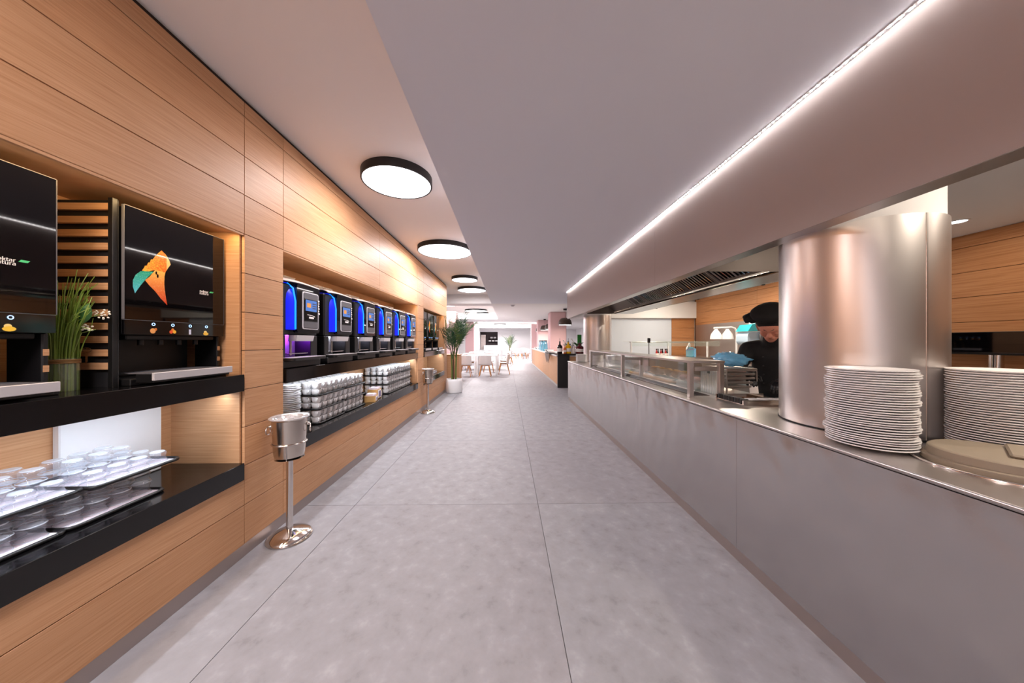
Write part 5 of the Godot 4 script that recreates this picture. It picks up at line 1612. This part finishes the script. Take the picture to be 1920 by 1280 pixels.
func far_things() -> void:
	# chair and table, then copies
	var ch := thing("dining_chair", "white shell chair with beech legs at the nearest dining table, right of two", "chair", Vector3(-0.82, 0, -11.55), PI, "white shell chairs")
	var q := []
	for i in 13:
		var row := []
		for j in 9:
			var u := (j - 4) / 4.0
			var f := i / 12.0
			var y: float
			var z: float
			if f < 0.5:
				z = 0.22 - f * 0.8
				y = 0.455 - 0.03 * sin(f * PI) + 0.05 * u * u * (0.3 + f)
			else:
				var h := (f - 0.5) * 2.0
				z = -0.18 - 0.06 * h + 0.1 * u * u
				y = 0.425 + 0.37 * h - 0.02 * u * u * h
			row.append(Vector3(u * (0.24 - 0.05 * absf(f - 0.55)), y, z))
		q.append(row)
	part(ch, "seat_shell", sheet(mb(), q, 0.012), M.chair_shell)
	for e in [[-1, -1], [-1, 1], [1, -1], [1, 1]]:
		part(ch, "leg", tube(mb(), [Vector3(e[0] * 0.13, 0.425, e[1] * 0.12), Vector3(e[0] * 0.22, 0.0, e[1] * 0.22)], [0.02, 0.012], 8), M.beech)
	part(ch, "cross_brace", bx(-0.14, 0.14, 0.395, 0.42, -0.13, 0.13, 0.004), M.beech)
	var cs := [
		[-1.55, -11.55, PI, "white shell chair with beech legs at the nearest table, beside the palm"], [-0.12, -12.4, PI / 2 * -1, "white shell chair at the corridor side of the nearest table"],
		[-0.15, -13.9, -1.5, "white shell chair at the second table's corridor end"], [-1.5, -13.3, 0.0, "white shell chair between the first and second tables, left"], [-0.8, -13.3, 0.1, "white shell chair between the first and second tables, right"],
		[0.05, -17.4, -1.3, "white shell chair alone on the corridor side farther back"], [0.1, -19.4, -1.7, "white shell chair farther back by the aisle"],
		[0.95, -22.5, 2.9, "distant white chair at the right-hand table, front left"], [1.65, -22.4, 3.3, "distant white chair at the right-hand table, front right"], [0.45, -23.5, 1.5, "distant white chair at the right-hand table's aisle end"], [1.3, -24.4, 0.1, "distant white chair behind the right-hand table"],
	]
	for c in cs:
		dup(ch, "dining_chair", Vector3(c[0], 0, c[1]), c[2], c[3], "white shell chairs")
	var tb := thing("dining_table", "nearest white dining table, right of the pair", "table", Vector3(-0.8, 0, -12.4), 0.0, "white dining tables")
	part(tb, "table_top", bx(-0.4, 0.4, 0.72, 0.75, -0.4, 0.4, 0.004), M.white_plastic)
	for e in [[-1, -1], [-1, 1], [1, -1], [1, 1]]:
		part(tb, "leg", bx(e[0] * 0.37 - 0.03, e[0] * 0.37 + 0.03, 0.0, 0.719, e[1] * 0.37 - 0.03, e[1] * 0.37 + 0.03, 0.003), M.white_plastic)
	for c in [[-1.62, -12.4, "nearest white dining table, left of the pair behind the palm"], [-0.8, -14.4, "second row white dining table, right"], [-1.62, -14.4, "second row white dining table, left"], [-0.75, -16.6, "third row white dining table, right"], [-1.6, -16.6, "third row white dining table, left"], [-0.7, -19.4, "fourth row white dining table by the aisle"], [-1.55, -19.4, "fourth row white dining table, left"], [1.35, -23.4, "distant white dining table beside the far buffet"], [-1.4, -28.0, "farthest white table below the wall opening"]]:
		dup(tb, "dining_table", Vector3(c[0], 0, c[1]), 0.0, c[2], "white dining tables")
	# waiter station behind the palm
	var ws := thing("sideboard", "low wooden sideboard beyond the wall's end behind the palm", "sideboard", Vector3(-1.95, 0, -10.4))
	part(ws, "carcass", bx(-0.4, 0.38, 0.05, 0.85, -0.25, 0.25, 0.003), M.oak_1)
	part(ws, "plinth", bx(-0.36, 0.34, 0.0, 0.049, -0.22, 0.22), M.black)
	for x: float in [-0.2, 0.18]:
		part(ws, "door", bx(x - 0.185, x + 0.185, 0.07, 0.83, 0.2505, 0.266, 0.002), M.oak_0)
	part(ws, "table_top", bx(-0.42, 0.40, 0.8505, 0.875, -0.27, 0.28, 0.003), M.oak_1)
	# far buffet: wood-fronted counter with a black end
	var bf := thing("buffet_counter", "nearer half of the wood-fronted buffet counter with the black end", "counter", Vector3.ZERO)
	var bg := thing("buffet_counter", "farther half of the wood-fronted buffet counter between the pink columns and aisle", "counter", Vector3.ZERO)
	for i in 5:
		part(bf if i < 2 else bg, "front_panel", bx(1.41, 1.43, 0.09, 0.875, -10.44 - i * 1.75 - 0.001, -8.69 - i * 1.75, 0.002), M["oak_%d" % (i % 3)])
	for k in 2:
		var h: Node3D = [bf, bg][k]
		var z1: float = [-8.69, -12.193][k]
		var z0: float = [-12.188, -17.45][k]
		var xr: float = [2.2, 1.7][k]
		part(h, "carcass", bx(1.431, xr, 0.09, 0.875, z0, z1), M.oak_1)
		part(h, "kick_plate", bx(1.44, xr, 0.0, 0.089, z0, z1), M.steel)
		part(h, "worktop", bx(1.38, xr + 0.008, 0.876, 0.91, z0, z1, 0.003), M.paint_white)
	part(bf, "black_end", bx(1.41, 1.74, 0.0, 0.91, -8.689, -8.62, 0.003), M.black)
	solo("black_ledge", bx(1.41, 2.25, 0.9105, 0.95, -9.25, -8.62, 0.003), M.black, "black ledge at the near end of the wood buffet counter", "shelf")
	# bottles and jars on it
	var bt := [
		["bottle_dark", "dark bottle with white label on the black ledge", Vector3(1.5, 0.951, -8.8), 0.075, 0.34, "bottle_dark"], ["juice_bottle", "tall bottle of yellow juice on the black ledge", Vector3(1.75, 0.951, -8.85), 0.085, 0.34, "juice_yellow"],
		["small_bottle", "small bottle with orange label beside the yellow juice", Vector3(1.64, 0.951, -8.78), 0.04, 0.24, "orange"], ["small_bottle", "small pale bottle right of the yellow juice", Vector3(1.9, 0.951, -8.8), 0.04, 0.24, "label_white"],
		["wine_flask", "round flask of dark red drink with white label", Vector3(2.08, 0.951, -8.85), 0.13, 0.3, "wine"],
	]
	for b in bt:
		var t := thing(b[0], b[1], "bottle", b[2])
		var r: float = b[3]
		var h: float = b[4]
		part(t, "bottle", lathe(mb(), [Vector2(0, 0), Vector2(r * 0.9, 0), Vector2(r, 0.01), Vector2(r, h * 0.55), Vector2(r * 0.85, h * 0.66), Vector2(r * 0.32, h * 0.78), Vector2(r * 0.28, h * 0.97), Vector2(0, h * 0.97)], 24), M[b[5]])
		part(t, "stopper", lathe(mb(), [Vector2(0.0, h * 0.972), Vector2(r * 0.33, h * 0.972), Vector2(r * 0.3, h * 1.03), Vector2(r * 0.08, h * 1.05), Vector2(r * 0.06, h * 1.3), Vector2(0, h * 1.31)], 14), M.black if b[0] != "juice_bottle" else M.grey_plastic)
		part(t, "paper_label", lathe(mb(), [Vector2(r * 1.01, h * 0.18), Vector2(r * 1.01, h * 0.46)], 24), M.label_white)
	# small potted plants
	for k in 2:
		var t := thing("potted_plant", ["small leafy plant in a pale pot on the wood buffet", "second small leafy plant in a mauve pot on the wood buffet"][k], "plant", [Vector3(1.95, 0.911, -9.7), Vector3(2.1, 0.951, -9.15)][k])
		part(t, "pot", lathe(mb(), [Vector2(0, 0), Vector2(0.1, 0), Vector2(0.14, 0.2), Vector2(0.125, 0.2), Vector2(0.09, 0.16), Vector2(0, 0.16)], 24), [M.chair_shell, M.pink][k], Vector3(0, 0.08 if k == 0 else 0.0, 0))
		if k == 0:
			part(t, "riser", lathe(mb(), [Vector2(0, 0), Vector2(0.13, 0), Vector2(0.13, 0.08), Vector2(0, 0.08)], 20), M.paint_white)
		for i in 22:
			var a := i * 2.4
			var d := Vector3(cos(a), 0, sin(a))
			var l := 0.16 + 0.1 * sin(i * 1.7)
			var g := []
			for u in 6:
				var row := []
				for v in 3:
					var f := u / 5.0
					row.append(Vector3(0, 0.18, 0) + d * l * f * 0.9 + Vector3.UP * (l * 1.1 * f - l * 0.5 * f * f) + d.cross(Vector3.UP) * (v - 1) * 0.03 * sin(PI * clampf(f * 0.95 + 0.04, 0, 1)))
				g.append(row)
			part(t, "leaf", sheet(mb(), g, 0.001), M.leaf if i % 2 else M.leaf_deep)
		for i in 6:
			part(t, "blossom", blob(mb(), Vector3(-0.16 + 0.03 * cos(i * 2.0), 0.22 + 0.04 * i, 0.03 * sin(i)), Vector3(0.022, 0.02, 0.02), 0.3, 8), M.petal_white)
	var gs := thing("green_banner", "tall narrow green printed stand behind the red flask", "sign", Vector3(2.32, 0, -9.9))
	part(gs, "board", bx(-0.065, 0.065, 0.75, 1.52, -0.01, 0.01, 0.002), M.green_print)
	part(gs, "pole", tube(mb(), [Vector3(0, 0.02, 0), Vector3(0, 0.76, 0)], 0.015, 10), M.grey_plastic)
	part(gs, "foot", lathe(mb(), [Vector2(0, 0), Vector2(0.05, 0), Vector2(0.05, 0.02), Vector2(0, 0.02)], 16), M.grey_plastic)
	# blue water jugs, metal cones
	for i in 5:
		var t := thing("water_jug", "pale blue water jug, %s in the row on the wood buffet" % ORD[i + 1], "jug", Vector3(1.55 + 0.04 * (i % 2), 0.911, -12.6 - i * 0.42), 0.0, "blue water jugs")
		part(t, "jug", lathe(mb(), [Vector2(0, 0), Vector2(0.1, 0), Vector2(0.11, 0.02), Vector2(0.1, 0.3), Vector2(0.075, 0.36), Vector2(0.075, 0.4), Vector2(0, 0.4)], 20), M.water_blue)
		part(t, "lid", lathe(mb(), [Vector2(0, 0.401), Vector2(0.08, 0.401), Vector2(0.08, 0.43), Vector2(0, 0.44)], 20), M.black)
	var ck := thing("cone_holder", "rack of hanging metal serving cones at the buffet's edge", "rack", Vector3(1.38, 0.911, -10.1))
	part(ck, "rail", bx(-0.08, 0.2, 0.0, 0.03, -0.5, 0.5, 0.003), M.black)
	for i in 3:
		part(ck, "cone", lathe(mb(), [Vector2(0.004, -0.3), Vector2(0.055, 0.0), Vector2(0.052, 0.0), Vector2(0.0, -0.29)], 18), M.steel, Vector3(-0.06, -0.001, -0.3 + 0.3 * i))
	for i in 6:
		solo("serving_bowl", lathe(mb(), [Vector2(0, 0), Vector2(0.07, 0), Vector2(0.14, 0.08), Vector2(0.135, 0.085), Vector2(0.065, 0.012), Vector2(0, 0.01)], 24), [M.china, M.black, M.china][i % 3], "bowl on the wood buffet worktop, %s from its near end" % ["first", "second", "third", "fourth", "fifth", "sixth"][i], "bowl", Vector3(1.55, 0.911, -11.1 - (i * 0.34 if i < 3 else 2.6 + i * 0.5)), Vector3.ZERO, "bowls on the buffet")
	# pendant lamps over the buffet
	for i in 5:
		var p: Vector3 = [Vector3(2.1, 0, -11.2), Vector3(2.05, 0, -14.9), Vector3(1.98, 0, -16.3), Vector3(1.95, 0, -18.7), Vector3(2.1, 0, -23.0)][i]
		var t := thing("pendant_lamp", "brown dome pendant lamp over the buffet, %s from the serving line" % ["first", "second", "third", "fourth", "fifth"][i], "pendant lamp", Vector3(p.x, 2.489, p.z), 0.0, "dome pendant lamps")
		part(t, "ceiling_cap", lathe(mb(), [Vector2(0, -0.06), Vector2(0.065, -0.06), Vector2(0.065, 0), Vector2(0, 0)], 20), M.black)
		part(t, "cord", tube(mb(), [Vector3(0, -0.06, 0), Vector3(0, -0.34, 0)], 0.004, 6), M.black)
		part(t, "lamp_shade", lathe(mb(), [Vector2(0.236, -0.59), Vector2(0.24, -0.585), Vector2(0.235, -0.5), Vector2(0.21, -0.42), Vector2(0.16, -0.36), Vector2(0.1, -0.338), Vector2(0, -0.335), Vector2(0, -0.34), Vector2(0.1, -0.344), Vector2(0.2, -0.42), Vector2(0.225, -0.5), Vector2(0.228, -0.59)], 36), M.pendant)
		part(t, "lamp_diffuser", lathe(mb(), [Vector2(0, -0.585), Vector2(0.226, -0.585), Vector2(0.226, -0.575), Vector2(0, -0.575)], 30), M.lamp_far)
		area(Vector3(p.x, 2.489 - 0.6, p.z), Vector2(0.32, 0.32), 1.2, Color(1.0, 0.93, 0.86))
	# things in the far wall opening
	var fr := thing("steel_fridge", "tall steel fridge inside the far wall opening", "fridge", Vector3(-2.35, 0.5, -30.5))
	part(fr, "cabinet", bx(-0.25, 0.25, 0.0, 1.45, -0.25, 0.2, 0.01), M.steel)
	for i in 4:
		part(fr, "door", bx(-0.24, 0.24, 0.02 + i * 0.35, 0.34 + i * 0.35, 0.2005, 0.22, 0.005), M.steel_satin)
	for i in 5:
		solo("shelf_box", bx(-0.12, 0.12, 0.0, 0.12 + 0.04 * (i % 2), -0.08, 0.08, 0.01), [M.china, M.silver_plastic][i % 2], "pale box inside the far opening, %s from left" % ORD[i + 1], "box", Vector3(-1.7 + 0.16 * i * 1.0, [1.3, 1.6, 1.3, 1.6, 1.3][i], -30.6), Vector3.ZERO, "boxes in the far opening")
	for y: float in [1.27, 1.57]:
		solo("wall_shelf", bx(-1.9, -0.85, 0.0, 0.029, -30.85, -30.4), M.black_matte, "dark shelf inside the far wall opening, %s" % ["lower", "upper"][0 if y < 1.4 else 1], "shelf", Vector3(0, y, 0))
	var cw := thing("white_counter", "white counter in front of the far wall opening", "counter", Vector3(-1.5, 0, -29.6))
	part(cw, "front", bx(-0.7, 0.6, 0.0, 0.9, -0.3, 0.3, 0.005), M.white_plastic)
	part(cw, "table_top", bx(-0.72, 0.62, 0.9005, 0.94, -0.32, 0.32, 0.005), M.white_plastic)
